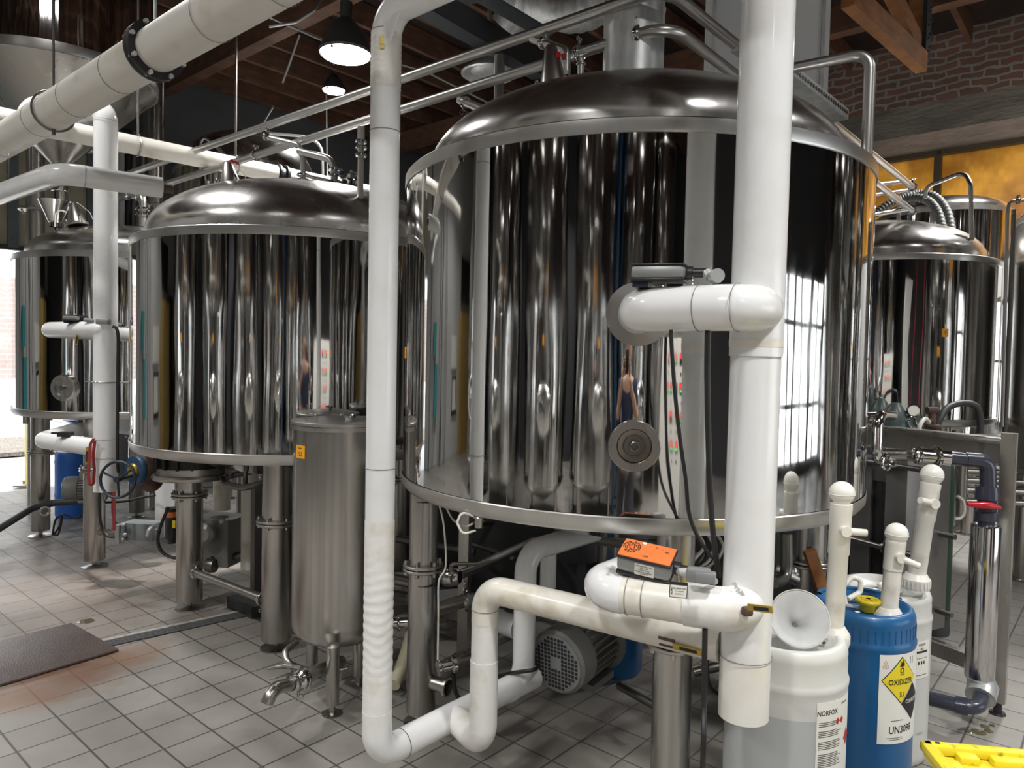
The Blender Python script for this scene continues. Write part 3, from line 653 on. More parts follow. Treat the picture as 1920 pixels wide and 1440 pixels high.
for (px, dpt, yb, fy) in ((66,7.0,500,394), (293,7.3,500,388)):
    pl = PX(px, 300, dpt); mb = MB(); r = .078 if px == 66 else .070
    zb_ = .02
    mb.cyl((pl.x,pl.y,zb_), (pl.x,pl.y,zr+.5), r, 28)
    if fy:
        zf = PX(px,fy,dpt).z; mb.disc_ring((pl.x,pl.y,zf), UP, .145, .025, 32)
        for k in range(6): a = k*PI/3; mb.cyl((pl.x+math.cos(a)*.12, pl.y+math.sin(a)*.12, zf-.03), (pl.x+math.cos(a)*.12, pl.y+math.sin(a)*.12, zf+.025), .01, 6)
    l_ = mb.build('leg', 'satin_steel', hp)
    if px == 293:
        q = cyl_hit((pl.x,pl.y), r, 301, 277); sticker(l_, (pl.x,pl.y), r, ang_to((pl.x,pl.y),(q.x,q.y)), q.z, .05, .065, [('1', .02, 0)])
# second long legs go to the floor behind left tank
# small sample funnel on left tank spout
fz = PX(104,418,5.62); mb = MB(); mb.lathe([(.042,-.03),(.042,.0),(.05,.01),(.118,.165),(.120,.167),(.113,.165),(.045,.012),(.03,0)], fz+Vector((0,0,.0)), UP, 32); fo = mesh_thing('steel_funnel', mb, 'polished_steel', 'open steel cone funnel standing on the far left tank, below the hopper spout', 'funnel')
# cross brace tubes of hopper
for (a, b, r) in (((0,218),(26,226),.02), ((128,247),(282,276),.022), ((160,283),(282,283),.018)):
    p = PX(*a, 6.7); q = PX(*b, 7.2); mb = MB(); mb.tube([p, q], r*1.4, 0, 14); mb.build('brace_tube', 'pipe_steel', hp)

# ================================================================ WHITE INSULATED PIPES
def seam_rings(parent, pts, r, m='seam_grey', name='seam', t=.0010):
    for (p, ax) in pts:
        mb = MB(); mb.lathe([(r+.0008,-t),(r+.0016,-t),(r+.0016,t),(r+.0008,t)], p, ax, 36); mb.build(name, m, parent)
# 1: slim riser in the centre
r1 = .0485; Y1 = 2.37; zl = 1.6-(1385-668)*Y1/1350+.0
pb = PX(706,1418,Y1); top_z = PX(711,22,Y1).z; pt_ = Vector((pb.x, pb.y, top_z))
zl = pb.z; tee = PZ(850,1343,zl); elb2 = PZ(905,1396,zl); run_end = PZ(1000,1268,zl)
W1 = thing('insulated_pipe', 'slim white insulated riser running floor to ceiling just left of the largest tank', 'pipe', (pb.x, pb.y, zl-r1))
topend = pt_+AX*1.3
mb = MB(); mb.tube([Vector((pb.x,pb.y,zl+.35)), pt_, topend], r1, .085, 32); mb.build('riser', 'white_pvc', W1)
mb = MB(); mb.tube([Vector((pb.x,pb.y,1.05)), Vector((pb.x,pb.y,zl+.12))], r1*1.005, 0, 32); 
# wrinkled canvas section
vs = []; n = 40; nz_ = 120; fs = []
rnd = random.Random(4)
mb = MB()
for j in range(nz_+1):
    z = zl+.12+(1.06-zl-.12)*j/nz_
    for i in range(n):
        a = 2*PI*i/n; amp = .0009*max(0, math.sin(PI*min(1, (1.0-z)/.55))) if z < 1.0 else 0
        r = r1*1.012+amp*math.sin(z*190+1.6*math.sin(a*2+z*7)+.8*math.sin(a*3-z*11)); vs.append((pb.x+math.cos(a)*r, pb.y+math.sin(a)*r, z))
for j in range(nz_):
    for i in range(n): fs.append((j*n+i, j*n+(i+1) % n, (j+1)*n+(i+1) % n, (j+1)*n+i))
mb.add(vs, fs); c_ = mb.build('canvas_wrap', 'white_canvas', W1, sharp=80); c_['label'] = 'wrinkled canvas lagging on the lower riser'
mb = MB(); mb.tube([Vector((pb.x,pb.y,zl+.16)), pb, tee, run_end, ], r1*1.03, .085, 32); mb.build('floor_run', 'white_pvc', W1)
mat('stained_canvas', (.76,.75,.70), .5, noise=(5,(1,1,.5),(.42,.28,.13),.30,.50), bump=[(30,(1,1,1.5),.8,.004)])
# wrinkled patch near top
vs = []; fs = []; nz_ = 60; z0 = PX(711,170,Y1).z; z1 = PX(711,62,Y1).z
for j in range(nz_+1):
    z = z0+(z1-z0)*j/nz_
    for i in range(n):
        a = 2*PI*i/n; r = r1*1.012+.0007*math.sin(z*330+5*math.sin(a*4)+2*math.sin(a*9)); vs.append((pb.x+math.cos(a)*r, pb.y+math.sin(a)*r, z))
for j in range(nz_):
    for i in range(n): fs.append((j*n+i, j*n+(i+1) % n, (j+1)*n+(i+1) % n, (j+1)*n+i))
mb = MB(); mb.add(vs, fs); c_ = mb.build('canvas_patch', 'stained_canvas', W1, sharp=80); c_['label'] = 'rumpled yellowed canvas patch near the top'
mb = MB(); q = PX(716,75,Y1-r1-.002); mb.box(q, (.008,.004,.03)); mb.box(q+Vector((.002,0,-.02)), (.012,.004,.014)); mb.build('foam_leak', 'brass', W1)
seam_rings(W1, [(Vector((pb.x,pb.y,PX(711,y,Y1).z)), UP) for y in (62,248,877)], r1*1.004)
dl = (tee-pb).normalized(); seam_rings(W1, [(pb+dl*.11, dl)], r1*1.035, 'rust')
# elbow gusset
mb = MB(); fn = plane_fn(PX(735,30,Y1-r1-.004), AX, UP); mb.prism([(-.02,.03),(.05,.035),(.035,-.01),(.0,-.075),(-.025,-.02)], .008, fn)
for (x, y) in ((0,.022),(.02,.024),(.0,-.05),(-.012,.0)): mb.sphere(fn(x,y,.0), .003, 8, 4)
mb.build('gusset', 'white_pvc', W1)
# branch from tee up and across to the thick riser
Pz = PX(905,1108,2.42); zr2 = Pz.z; eu = Vector((elb2.x, elb2.y, zr2)); endr = PX(1352,1210,1.99); endr = Vector((endr.x, endr.y, 1.6+(endr.z-1.6)))
mb = MB(); mb.tube([tee, elb2, Vector((elb2.x,elb2.y,zl+.3))], r1*1.0, .075, 32); br_ = mb.build('branch_elbow', 'white_canvas', W1, sharp=80)
vs = []; fs = []; nz_ = 110
for j in range(nz_+1):
    z = zl+.09+(PX(905,1168,2.42).z-zl-.09)*j/nz_
    amp = .0008 if z < PX(905,1255,2.42).z else 0
    for i in range(n):
        a = 2*PI*i/n; r = r1*.95+amp*math.sin(z*260+4*math.sin(a*3)+2*math.sin(a*7)); vs.append((elb2.x+math.cos(a)*r, elb2.y+math.sin(a)*r, z))
for j in range(nz_):
    for i in range(n): fs.append((j*n+i, j*n+(i+1) % n, (j+1)*n+(i+1) % n, (j+1)*n+i))
mb = MB(); mb.add(vs, fs); mb.build('branch_riser', 'white_canvas', W1, sharp=80)
mb = MB(); mb.tube([Vector((elb2.x,elb2.y,zr2-.12)), eu, endr], r1*.97, .075, 32); c_ = mb.build('branch_run', 'aged_white', W1); c_['label'] = 'dirty yellowed horizontal run'
dr_ = (endr-eu).normalized(); L_ = (endr-eu).length
seam_rings(W1, [(Vector((elb2.x,elb2.y,PX(905,1148,2.42).z)), UP)], r1*.975)
# cut-out with yellow valve handle
def valve_handle(parent, p, d, length, w=.020, up=UP):
    p = Vector(p); d = Vector(d).normalized(); s_ = d.cross(up).normalized(); u = s_.cross(d); R = Matrix((d, s_, u)).transposed()
    mb = MB(); mb.box(p+d*length*.5, (length, .006, w), R=R, bev=.0025); hh = mb.build('valve_handle', 'brass', parent); hh['label'] = 'yellow lever handle'
    mb = MB(); mb.box(p+d*length*.55, (length*.6, .0075, w*.5), R=R); mb.build('handle_inset', 'ink', hh)
q = PX(1262,1212,2.0); fcam = (CAM-q).normalized()
ca = eu+dr_*((PX(1258,1208,2.06)-eu).dot(dr_)); side = Vector((fcam.x,fcam.y,-.25)).normalized(); side = (side-dr_*side.dot(dr_)).normalized(); u_ = dr_.cross(side)
mb = MB(); R = Matrix((dr_, side, u_)).transposed(); mb.box(ca+side*(r1*.97-.0085), (.05,.016,.03), R=R); mb.build('cutout', 'rust', W1)
valve_handle(W1, ca+side*(r1+.004)+dr_*.02, dr_, .085, .02, up=u_)
# back part of the run: white pipe rising behind
q0 = run_end; q1 = PZ(975,1255,zl); 
Y3 = 2.95; b0 = PX(982,1235,Y3); b1 = PX(985,1035,Y3)
mb = MB(); mb.tube([PX(940,1300,Y3-.1)+Vector((0,0,.0)), Vector((b0.x,b0.y,PX(982,1290,Y3).z)), Vector((b0.x,b0.y,b1.z)), Vector((b0.x,b0.y,b1.z))+BX*.5], .046, .09, 28)
mesh_thing('insulated_pipe', mb, 'white_pvc', 'white pipe with elbow standing in the shade under the largest tank, behind the pump motor', 'pipe')
mb = MB(); g0 = PX(1027,1110,3.15); mb.cyl((g0.x,g0.y,PX(1027,1092,3.15).z-.02), (g0.x,g0.y,PX(1027,1024,3.15).z), .036, 24); mesh_thing('insulated_pipe', mb, 'white_pvc', 'short white pipe stub right beside the shaded elbow under the largest tank', 'pipe')
mb = MB(); g0 = PX(935,1165,3.3); mb.cyl(g0-AX*.03, g0+AX*.12, .052, 28); mb.torus(g0, AX, .05, .008, 28, 8); mesh_thing('pipe_end', mb, 'white_pvc', 'white round pipe end showing between the branch riser and the shaded white pipe', 'pipe')

# 2: thick riser at right
Y2 = 1.95; r2 = .070
W2 = thing('insulated_pipe', 'thick glossy white riser standing in front of the largest tank', 'pipe', tuple(PX(1393,1350,Y2)))
zb2 = PX(1393,1341,Y2).z; xb = PX(1393,1350,Y2); xt = PX(1445,0,Y2)
lean = (xt-xb)/(xt.z-xb.z)*.5+Vector((0,0,.5)); lean = lean/lean.z
def on2(z): return xb+lean*(z-xb.z)
print('lean', lean, xb, xt)
mb = MB(); mb.tube([on2(1.62), on2(ZC)], r2*1.0, 0, 40); mb.build('upper_riser', 'white_pvc', W2)
mb = MB(); mb.tube([on2(zb2+.01), on2(1.66)], r2*.945, 0, 40); 
mb.build('lower_riser', 'white_pvc', W2)
mb = MB(); mb.lathe([(r2*.955,0),(r2*.955,.16),(r2*.95,.165)], on2(zb2), lean, 40); mb.build('end_sleeve', 'ivory', W2)
seam_rings(W2, [(on2(1.66), UP), (on2(PX(1400,1228,Y2).z), UP)], r2*.985)
mb = MB(); mb.lathe([(r2*1.012,-.02),(r2*1.012,.0)], on2(1.665), UP, 40, ); c_ = mb.build('stain_ring', 'aged_white', W2)
# upper branch
def ubranch(zc, pl, pr, r, m, parent, tankpt, name='upper_branch'):
    pl = Vector(pl); pr = Vector(pr); back = Vector((on2(pr.z).x, on2(pr.z).y, pr.z))
    mb = MB(); mb.tube([tankpt, pl, pr, back], r, [r*1.25, r*1.25], 36, fseg=12); return mb.build(name, m, parent)
pr = PX(1462,572,1.80); pl = PX(1203,583,2.02)
zc = (pr.z+pl.z)/2; pl.z = pr.z = zc
nrm2 = Vector((pl.x-c1_[0], pl.y-c1_[1], 0)).normalized(); tp = Vector((c1_[0], c1_[1], 0))+nrm2*(R1-.01)+Vector((0,0,zc))
ub = ubranch(zc, pl, pr, .061, 'white_pvc', W2, tp)
dU = (pr-pl).normalized(); seam_rings(W2, [(pl+dU*.17, dU), (pl+dU*.27, dU)], .0615)
mb = MB(); mb.lathe([(.0,-.0),(.098,0),(.098,.006),(.06,.012)], tp-nrm2*.0+nrm2*.008, nrm2, 48); mb.build('wall_flange', 'satin_steel', T1)
pr2 = PX(1378,1150,1.865); pl2 = PX(1106,1100,2.03); zc2 = (pr2.z+pl2.z)/2; pl2.z = pr2.z = zc2
back2 = Vector((on2(zc2).x, on2(zc2).y, zc2))
mb = MB(); mb.tube([pl2+Vector((.15,.18,.0)), pl2, pl2+(pr2-pl2)*.25], .055, [.068], 36, fseg=12); mb.build('lower_branch_elbow', 'white_pvc', W2)
dL = (pr2-pl2).normalized()
mb = MB(); mb.tube([pl2+(pr2-pl2)*.25, pl2+(pr2-pl2)*.72], .0535, 0, 36); c_ = mb.build('lower_branch_run', 'aged_white', W2); c_['label'] = 'yellowed wrapped middle of the lower branch'
mb = MB(); mb.tube([pl2+(pr2-pl2)*.68, pr2, back2], .0575, [.07], 36, fseg=12); mb.build('lower_branch_bend', 'white_canvas', W2, sharp=70)
seam_rings(W2, [(pl2+dL*.115, dL), (pl2+dL*.16, dL), (pl2+dL*.285, dL)], .0545)
# torn edge and yellow handle on right bend
tq = PX(1400,1140,1.80)
mb = MB(); rnd = random.Random(9)
for k in range(22):
    a = k/21; p = PX(1372+34*a-10*a*a+rnd.uniform(-3,3), 1098+36*a+rnd.uniform(-3,3), 1.855); e = .004+.004*rnd.random()
    mb.add([p, p+Vector((e,0,e*.6)), p+Vector((.3*e,-.4*e,1.8*e)), p+Vector((-.6*e,-.3*e,.7*e))], [(0,1,2),(0,2,3),(1,0,3),(1,3,2)])
mb.build('torn_edge', 'white_canvas', W2)
mb = MB(); mb.box(PX(1401,1146,1.822), (.026,.022,.024), .3, bev=.006); mb.build('cutout', 'rust', W2)
valve_handle(W2, PX(1402,1138,1.795), (AX*.9+Vector((0,-.15,.16))), .068, .018)

# 3: left riser by the far-left tank
Y3_ = 4.6; r3 = .072
p3 = PX(198,600,Y3_); z3b = PX(198,917,Y3_).z; z3t = PX(198,205,Y3_).z
W3 = thing('insulated_pipe', 'white riser between the far left tank and the mid-sized tank, ending above the floor', 'pipe', (p3.x,p3.y,z3b))
mb = MB(); mb.tube([(p3.x,p3.y,z3b), (p3.x,p3.y,z3t), PX(56,200,4.75), PX(47,268,4.75)], r3*.97, .09, 36); mb.build('riser', 'white_pvc', W3)
mb = MB(); mb.lathe([(r3*.985,PX(198,920,Y3_).z),(r3*.985,PX(198,535,Y3_).z)], (p3.x,p3.y,0), UP, 36); mb.build('lower_cladding', 'white_pvc', W3)
seam_rings(W3, [(Vector((p3.x,p3.y,PX(198,y,Y3_).z)), UP) for y in (228,823,858)], r3*1.0)
z = PX(198,716,Y3_).z; mb = MB(); mb.torus((p3.x,p3.y,z), UP, r3*1.02, .004, 36, 6); mb.tube([(p3.x-.13,p3.y,z),(p3.x+.2,p3.y,z)], .004, 0, 6); mb.build('wire_tie', 'satin_steel', W3)
a = PX(92,619,4.95); b = PX(196,617,4.55); z = (a.z+b.z)/2; a.z = b.z = z
n3 = Vector((a.x-c3_[0], a.y-c3_[1], 0)).normalized(); tp3 = Vector((c3_[0],c3_[1],z))+n3*(R3-.01)
mb = MB(); mb.tube([tp3, a, b, Vector((p3.x,p3.y,z))], .0545, [.068,.06], 30, fseg=10); mb.build('upper_branch', 'white_pvc', W3)
a2 = PX(80,831,4.95); b2 = PX(190,834,4.6); z = (a2.z+b2.z)/2; a2.z = b2.z = z
mb = MB(); mb.tube([a2+Vector((0,.6,.05)), a2, b2], .0575, [.072], 30, fseg=10); mb.build('lower_branch', 'white_pvc', W3)
mb = MB(); q = PX(147,620,4.68); mb.box(q, (.032,.02,.028), .0); mb.build('cutout', 'rust', W3)
valve_handle(W3, PX(146,626,4.66), (-.15,0,-1), .075, .02, up=Vector((1,0,0)))
valve_handle(W3, PX(164,838,4.5), (-.05,0,-1), .11, .02, up=Vector((1,0,0)))
mb = MB(); mb.box(PX(123,814,4.75), (.08,.06,.03), .1); mb.box(PX(115,812,4.75), (.12,.02,.012), .1); mb.build('clamp_block', 'black_plastic', W3)
# red strap hanging
mb = MB()
def ribbon(mb, pts, w, wd=(1,0,0), t=.002):
    wd = Vector(wd).normalized(); pts = [Vector(p) for p in pts]; vs = []; fs = []
    for p in pts: vs += [p-wd*w/2, p+wd*w/2]
    for i in range(len(pts)-1): fs.append((2*i,2*i+1,2*i+3,2*i+2))
    n0 = len(vs); N_ = Vector((0,-t,0)); vs2 = [v+N_ for v in vs]
    fs += [tuple(reversed([i+n0 for i in f])) for f in fs]
    for i in range(len(pts)-1): fs += [(2*i,2*i+2,2*i+2+n0,2*i+n0),(2*i+1,2*i+1+n0,2*i+3+n0,2*i+3)]
    mb.add(vs+vs2, fs)
loop = [(176,822),(170,832),(167,860),(166,890),(168,908),(172,911),(176,905),(177,880),(175,850),(178,826)]
ribbon(mb, [PX(x,y,4.48+(.03 if i > 4 else 0)) for i, (x,y) in enumerate(loop)], .02)
mesh_thing('red_strap', mb, 'red_strap', 'red webbing strap hanging from the lower branch of the left white riser', 'strap')
mb = MB(); ribbon(mb, [PX(214,x,4.8) for x in (915,940,965,995)], .022); mesh_thing('red_strap', mb, 'red_strap', 'red strap hanging below the foot of the left white riser', 'strap')

# 4: big diagonal duct at top left
zd = 2.66; dA = PZ(-90,322,zd); dB = PZ(640,-112,zd); rd = .0785
c0_ = PZ(298,98,zd); dd = (dB-dA).normalized()
cpt = dA+dd*((c0_-dA).dot(dd))
W4 = thing('insulated_duct', 'long white wrapped duct slanting across the top left corner, black flange near its middle', 'duct', tuple(cpt-Vector((0,0,rd))))
mb = MB(); mb.tube([dA, cpt-dd*.015], rd, 0, 40); mb.build('duct_length', 'duct_wrap', W4)
mb = MB(); mb.tube([cpt+dd*.015, dB], rd*.97, 0, 40); mb.build('duct_length', 'duct_wrap', W4)
mb = MB(); mb.disc_ring(cpt-dd*.012, dd, rd*1.3, .018, 48); mb.disc_ring(cpt+dd*.012, dd, rd*1.3, .018, 48); mb.disc_ring(cpt, dd, rd*1.24, .02, 48); fl_ = mb.build('flange', 'black_rubber', W4)
X = dd.cross(UP).normalized(); Yv = X.cross(dd)
for k in range(8):
    a = k*PI/4+.3; o_ = (X*math.cos(a)+Yv*math.sin(a))*rd*1.17; MB().cyl(cpt+o_-dd*.034, cpt+o_+dd*.034, .0085, 6).build('flange_bolt', 'galvanised', fl_)
seam_rings(W4, [(cpt+dd*t, dd) for t in (-1.75,-1.2,-.75,-.3,.42,.8)], rd*1.0, t=.0012)
hq = PZ(98,208,zd); hq = dA+dd*((hq-dA).dot(dd)); mb = MB(); mb.torus(hq, dd, rd+.008, .005, 40, 8); mb.cyl(hq+Vector((0,0,rd)), (hq.x,hq.y,ZC), .005, 8); mb.cyl(hq-Vector((0,0,rd+.025)), hq-Vector((0,0,rd-.02)), .008, 8); h_ = mb.build('hanger', 'dark_steel', W4)
mb = MB(); mb.cyl((cpt.x,cpt.y,zd+rd), (cpt.x,cpt.y,ZC), .0055, 8); mb.build('hanger_rod', 'galvanised', W4)
# 5: bent white pipe below the duct
z5 = 2.41; mb = MB(); pth = [PZ(-80,392,z5), PZ(112,324,z5), PZ(303,352,z5)]
mb.tube(pth, .050, .12, 32); W5 = thing('insulated_pipe', 'bent glossy white pipe crossing in front of the left riser, open at its right end', 'pipe', tuple(PZ(150,330,z5)))
mb.build('pipe_run', 'white_pvc', W5)
d5 = (pth[2]-pth[1]).normalized(); e5 = pth[2]
seam_rings(W5, [(e5-d5*.33, d5), (e5-d5*.62, d5)], .0503)
mb = MB(); mb.cyl(e5-d5*.01, e5+d5*.05, .022, 16); mb.torus(e5+d5*.05, d5, .02, .006, 16, 6); mb.build('inner_stub', 'rust', W5)
# 6: white pipe behind, with black flange, to the back
z6 = 3.05; pA = PZ(-20,224,z6); pF = PZ(528,328,z6); d6 = (PZ(480,317,z6)-PZ(225,265,z6)).normalized(); pA = pF-d6*4.3; pE = pF+d6*.85
W6 = thing('insulated_pipe', 'white pipe in the background with a small black coupling, behind the mid-sized tank dome', 'pipe', tuple(pF-Vector((0,0,.07))))
mb = MB(); mb.tube([pA, pF-d6*.05], .066, 0, 32); mb.build('pipe_run', 'duct_wrap', W6)
mb = MB(); mb.tube([pF+d6*.05, pE], .066, 0, 32); mb.build('pipe_run', 'white_pvc', W6)
mb = MB(); mb.disc_ring(pF-d6*.03, d6, .082, .02, 32); mb.disc_ring(pF+d6*.03, d6, .082, .02, 32); mb.cyl(pF-d6*.03, pF+d6*.03, .06, 32); mb.build('coupling', 'black_rubber', W6)
for (x, y) in ((267,268), (466,300)):
    q = PZ(x,y,z6); q = pF+d6*((q-pF).dot(d6)); mb = MB(); mb.torus(q, d6, .072, .006, 24, 6); mb.cyl(q+Vector((0,0,.07)), (q.x,q.y,ZC), .008, 8); mb.build('hanger', 'satin_steel', W6)
pipe('hanger_rod', [PX(612,175,7.0), PX(614,345,7.0)], .008, 'galvanised', 'long thin pale rod hanging below the small bright lamp', 'rod', 0)

# ================================================================ STAINLESS PROCESS PIPES
rp = .0245
def clampj(parent, p, ax, r, m='polished_steel', wing=UP):
    ax = Vector(ax).normalized(); p = Vector(p); mb = MB(); mb.lathe([(r,-.012),(r*1.45,-.010),(r*1.55,-.004),(r*1.55,.004),(r*1.45,.010),(r,.012)], p, ax, 24)
    w = (Vector(wing)-ax*Vector(wing).dot(ax)).normalized(); s_ = ax.cross(w)
    mb.cyl(p+w*r*1.4-ax*.008, p+w*r*2.3, .006, 8); mb.torus(p+w*r*2.5+s_*.010, ax, .009, .003, 12, 6); mb.torus(p+w*r*2.5-s_*.010, ax, .009, .003, 12, 6)
    return mb.build('tri_clamp', m, parent)
zlo, zhi = 2.96, 3.085
S1 = thing('process_pipe', 'lower stainless pipe crossing the picture, bending above the largest tank', 'pipe', tuple(PZ(1255,46,zlo)))
cl = PZ(1255,46,zlo); la = PZ(305,347,zlo); lb = PZ(1712,397,zlo)
mb = MB(); mb.tube([la, cl, lb], rp, .13, 20); mb.build('tube', 'pipe_steel', S1)
da = (cl-la).normalized(); dbb = (lb-cl).normalized()
def alongL(px): q = PZ(px, 66-.327*(px-1195), zlo); return la+da*((q-la).dot(da))
for px in (1198, 1088, 494): clampj(S1, alongL(px), da, rp)
clampj(S1, lb-dbb*.02, dbb, rp)
for (px, z2, r) in ((1092, 2.62, .014), (672, 2.30, .022)):
    q = alongL(px) if px != 672 else PX(674,262,3.95)
    mb = MB()
    if px == 1092: mb.cyl((q.x,q.y,2.55), q, r, 14); mb.torus((q.x,q.y,q.z-.05), UP, r+.004, .004, 16, 6); mb.build('drop_tube', 'pipe_steel', S1)
S2 = thing('process_pipe', 'upper stainless pipe running parallel above the other one across the picture', 'pipe', tuple(PZ(1247,-23,zhi)))
cu_ = PZ(1247,-23,zhi); ua = PZ(240,326,zhi); ub_ = PZ(1712,352,zhi)
mb = MB(); mb.tube([ua, cu_, ub_], rp, .13, 20); mb.build('tube', 'pipe_steel', S2)
du = (cu_-ua).normalized(); dv = (ub_-cu_).normalized(); clampj(S2, ub_-dv*.02, dv, rp)
# joining crossover tubes with clamps near the domes
X1 = thing('crossover_pipe', 'short bent steel crossover beside the cone vent on the largest tank', 'pipe', tuple(PX(1060,100,3.2)))
a = PX(998,72,3.35); b = PX(1062,95,3.2); mb = MB(); mb.tube([a, b, Vector((b.x,b.y,2.58))], .02, .04, 16); mb.build('tube', 'pipe_steel', X1); clampj(X1, a+(b-a)*.35, b-a, .02)
X2 = thing('crossover_pipe', 'short steel stub with hanging wing clamp left of the largest dome', 'pipe', tuple(PX(885,195,3.4)))
a = PX(862,188,3.7); b = PX(905,205,3.35); mb = MB(); mb.tube([a, b, Vector((b.x+.03,b.y-.02,2.50))], .019, .03, 16); mb.build('tube', 'pipe_steel', X2); clampj(X2, a+(b-a)*.25, b-a, .019, wing=-UP)
# pipework on mid tank dome
X3 = thing('valve_pipework', 'steel tubes and butterfly valves standing on the mid-sized tank dome', 'pipework', tuple(PX(625,350,4.3)))
a = PX(496,256,4.7); mb = MB(); mb.tube([a, PX(562,272,4.6), PX(568,300,4.6), PX(568,338,4.6)], .017, .05, 14); mb.build('tube', 'pipe_steel', X3); clampj(X3, PX(499,256,4.68), PX(562,272,4.6)-a, .017)
mb = MB(); mb.tube([PX(560,283,4.45), PX(626,300,4.35), PX(627,355,4.35)], .021, .09, 16); mb.build('tube', 'pipe_steel', X3)
for (x, y, dp) in ((568,328,4.6), (568,338,4.6), (627,318,4.35), (627,330,4.35), (627,341,4.35)):
    q = PX(x,y,dp); mb = MB(); mb.disc_ring(q, UP, .040, .016, 20); mb.build('valve_body', 'polished_steel', X3)
q = PX(578,330,4.5); mb = MB(); e = PX(618,341,4.3); d_ = (e-q).normalized(); mb.tube([q, e], [.012,.016], 0, 10); mb.build('valve_lever', 'polished_steel', X3)
q = PX(640,324,4.3); mb = MB(); mb.tube([PX(630,326,4.33), q], .014, 0, 10); mb.sphere(PX(640,324,4.3), .018, 10, 6); mb.sphere(PX(645,341,4.3), .020, 10, 6); mb.build('valve_knob', 'navy_pvc', X3)
q = PX(677,262,3.95); X4 = thing('drop_pipe', 'vertical stainless pipe with two flanged joints just left of the slim white riser', 'pipe', (q.x,q.y,1.1))
zt_ = PX(677,238,3.95).z; mb = MB(); mb.cyl((q.x,q.y,1.25), (q.x,q.y,zt_), .0165, 20); mb.cyl((q.x,q.y,PX(677,262,3.95).z), (q.x,q.y,zt_), .02, 20)
mb.build('tube', 'pipe_steel', X4)
for y in (266,277,291): mb = MB(); mb.disc_ring(PX(677,y,3.95), UP, .032, .016, 20); mb.build('union', 'polished_steel', X4)
pipe('vent_tube', [PX(505,250,6.3), PX(580,257,6.3), PX(604,275,6.3), PX(606,335,6.3)], .014, 'pipe_steel', 'thin bent tube passing behind the two parallel pipes above the back dome', 'tube', .2)
# duct work top
sp = thing('spiral_duct', 'shiny spiral duct under the roof at the top centre', 'duct', tuple(PX(1020,20,5.6)))
pts = [PX(905,-50,6.2), PX(1000,8,5.9), PX(1105,28,5.6), PX(1190,-60,5.5)]
mb = MB(); n_ = 90
def rf(t): return .16+.003*math.sin(t*260)
base = MB(); base.tube(pts, .16, .35, 28)
mb.tube(pts, .16, .35, 28, rfun=lambda t: .16*(1+.02*math.sin(t*70)), fseg=30); mb.build('duct', 'galvanised', sp)
mb = MB(); mb.tube([PX(950,50,6.4), PX(1000,-30,6.2)], .15, 0, 28); mesh_thing('duct_stub', mb, 'galvanised', 'shorter metal duct end behind the spiral duct at the top', 'duct')
q = PX(916,135,6.6); mb = MB(); mb.lathe([(.04,.3),(.06,.12),(.13,.08),(.24,.0),(.25,-.02),(.235,-.03),(.16,.0),(.12,-.02),(.06,-.03),(0,-.03)], q, UP, 40); mb.cyl(q+Vector((0,0,.28)), (q.x,q.y,ZC), .02, 10); mesh_thing('ceiling_diffuser', mb, 'galvanised', 'unlit round metal ceiling diffuser behind the parallel pipes', 'diffuser')
mb = MB(); q = PX(937,110,4.3); mb.cyl((q.x,q.y,2.3), (q.x,q.y,PX(937,104,4.3).z), .030, 20); mesh_thing('standpipe', mb, 'dark_steel', 'dark vertical pipe rising behind the left shoulder of the largest dome', 'pipe')
# ceiling fan
fc = PX(880,-20,5.0); cf = thing('ceiling_fan', 'big dark ceiling fan whose blades reach into the top of the frame', 'fan', tuple(fc))
mb = MB(); mb.lathe([(0,-.06),(.1,-.05),(.12,0),(.1,.06),(.03,.08),(.03,ZC-fc.z-.01),(0,ZC-fc.z-.01)], fc, UP, 24); mb.build('hub', 'dark_beam', cf)
for (x, y, dd_) in ((782,52,5.0), (950,72,5.3), (1000,-60,4.2), (800,-140,4.3)):
    e = PX(x,y,dd_); e = fc+(Vector((e.x,e.y,fc.z))-fc).normalized()*.85; d_ = (e-fc).normalized(); s_ = d_.cross(UP); 
    R = Matrix((d_, s_, UP)).transposed() @ Matrix.Rotation(.25,3,'X'); mb = MB(); mb.box((fc+e)/2+d_*.05, ((e-fc).length,.12,.012), R=R, bev=.004); mb.build('blade', 'dark_beam', cf)
# rectangular duct at top right behind thick riser
q = PX(1440,100,4.3); rb = thing('rectangular_duct', 'tall pale galvanised rectangular duct behind the top of the thick white riser', 'duct', (q.x,q.y,2.3))
xl = PX(1340,100,4.2); xr = PX(1537,100,4.2); wdt = (xr-xl).length
mb = MB(); cq = (xl+xr)/2; th = math.atan2((xr-xl).y, (xr-xl).x)-.12; dx = Vector((math.cos(th), math.sin(th), 0)); dy = Vector((-dx.y, dx.x, 0))
mb.box(Vector((cq.x,cq.y,(2.4+ZC)/2))+dy*.2, (wdt,.4,ZC-2.4), th); mb.build('casing', 'galvanised_panel', rb)
mb = MB()
for s_ in (-1,1):
    mb.box(Vector((cq.x,cq.y,(2.4+ZC)/2))+dx*s_*(wdt/2)+dy*(-.002), (.02,.02,ZC-2.4), th)
mb.build('corner_angle', 'galvanised', rb)
mb = MB(); mb.box(Vector((cq.x,cq.y,(2.4+3.9)/2))+dx*(wdt/2+.04)+dy*.15, (.05,.12,1.5), th); mb.build('side_channel', 'galvanised_panel', rb)
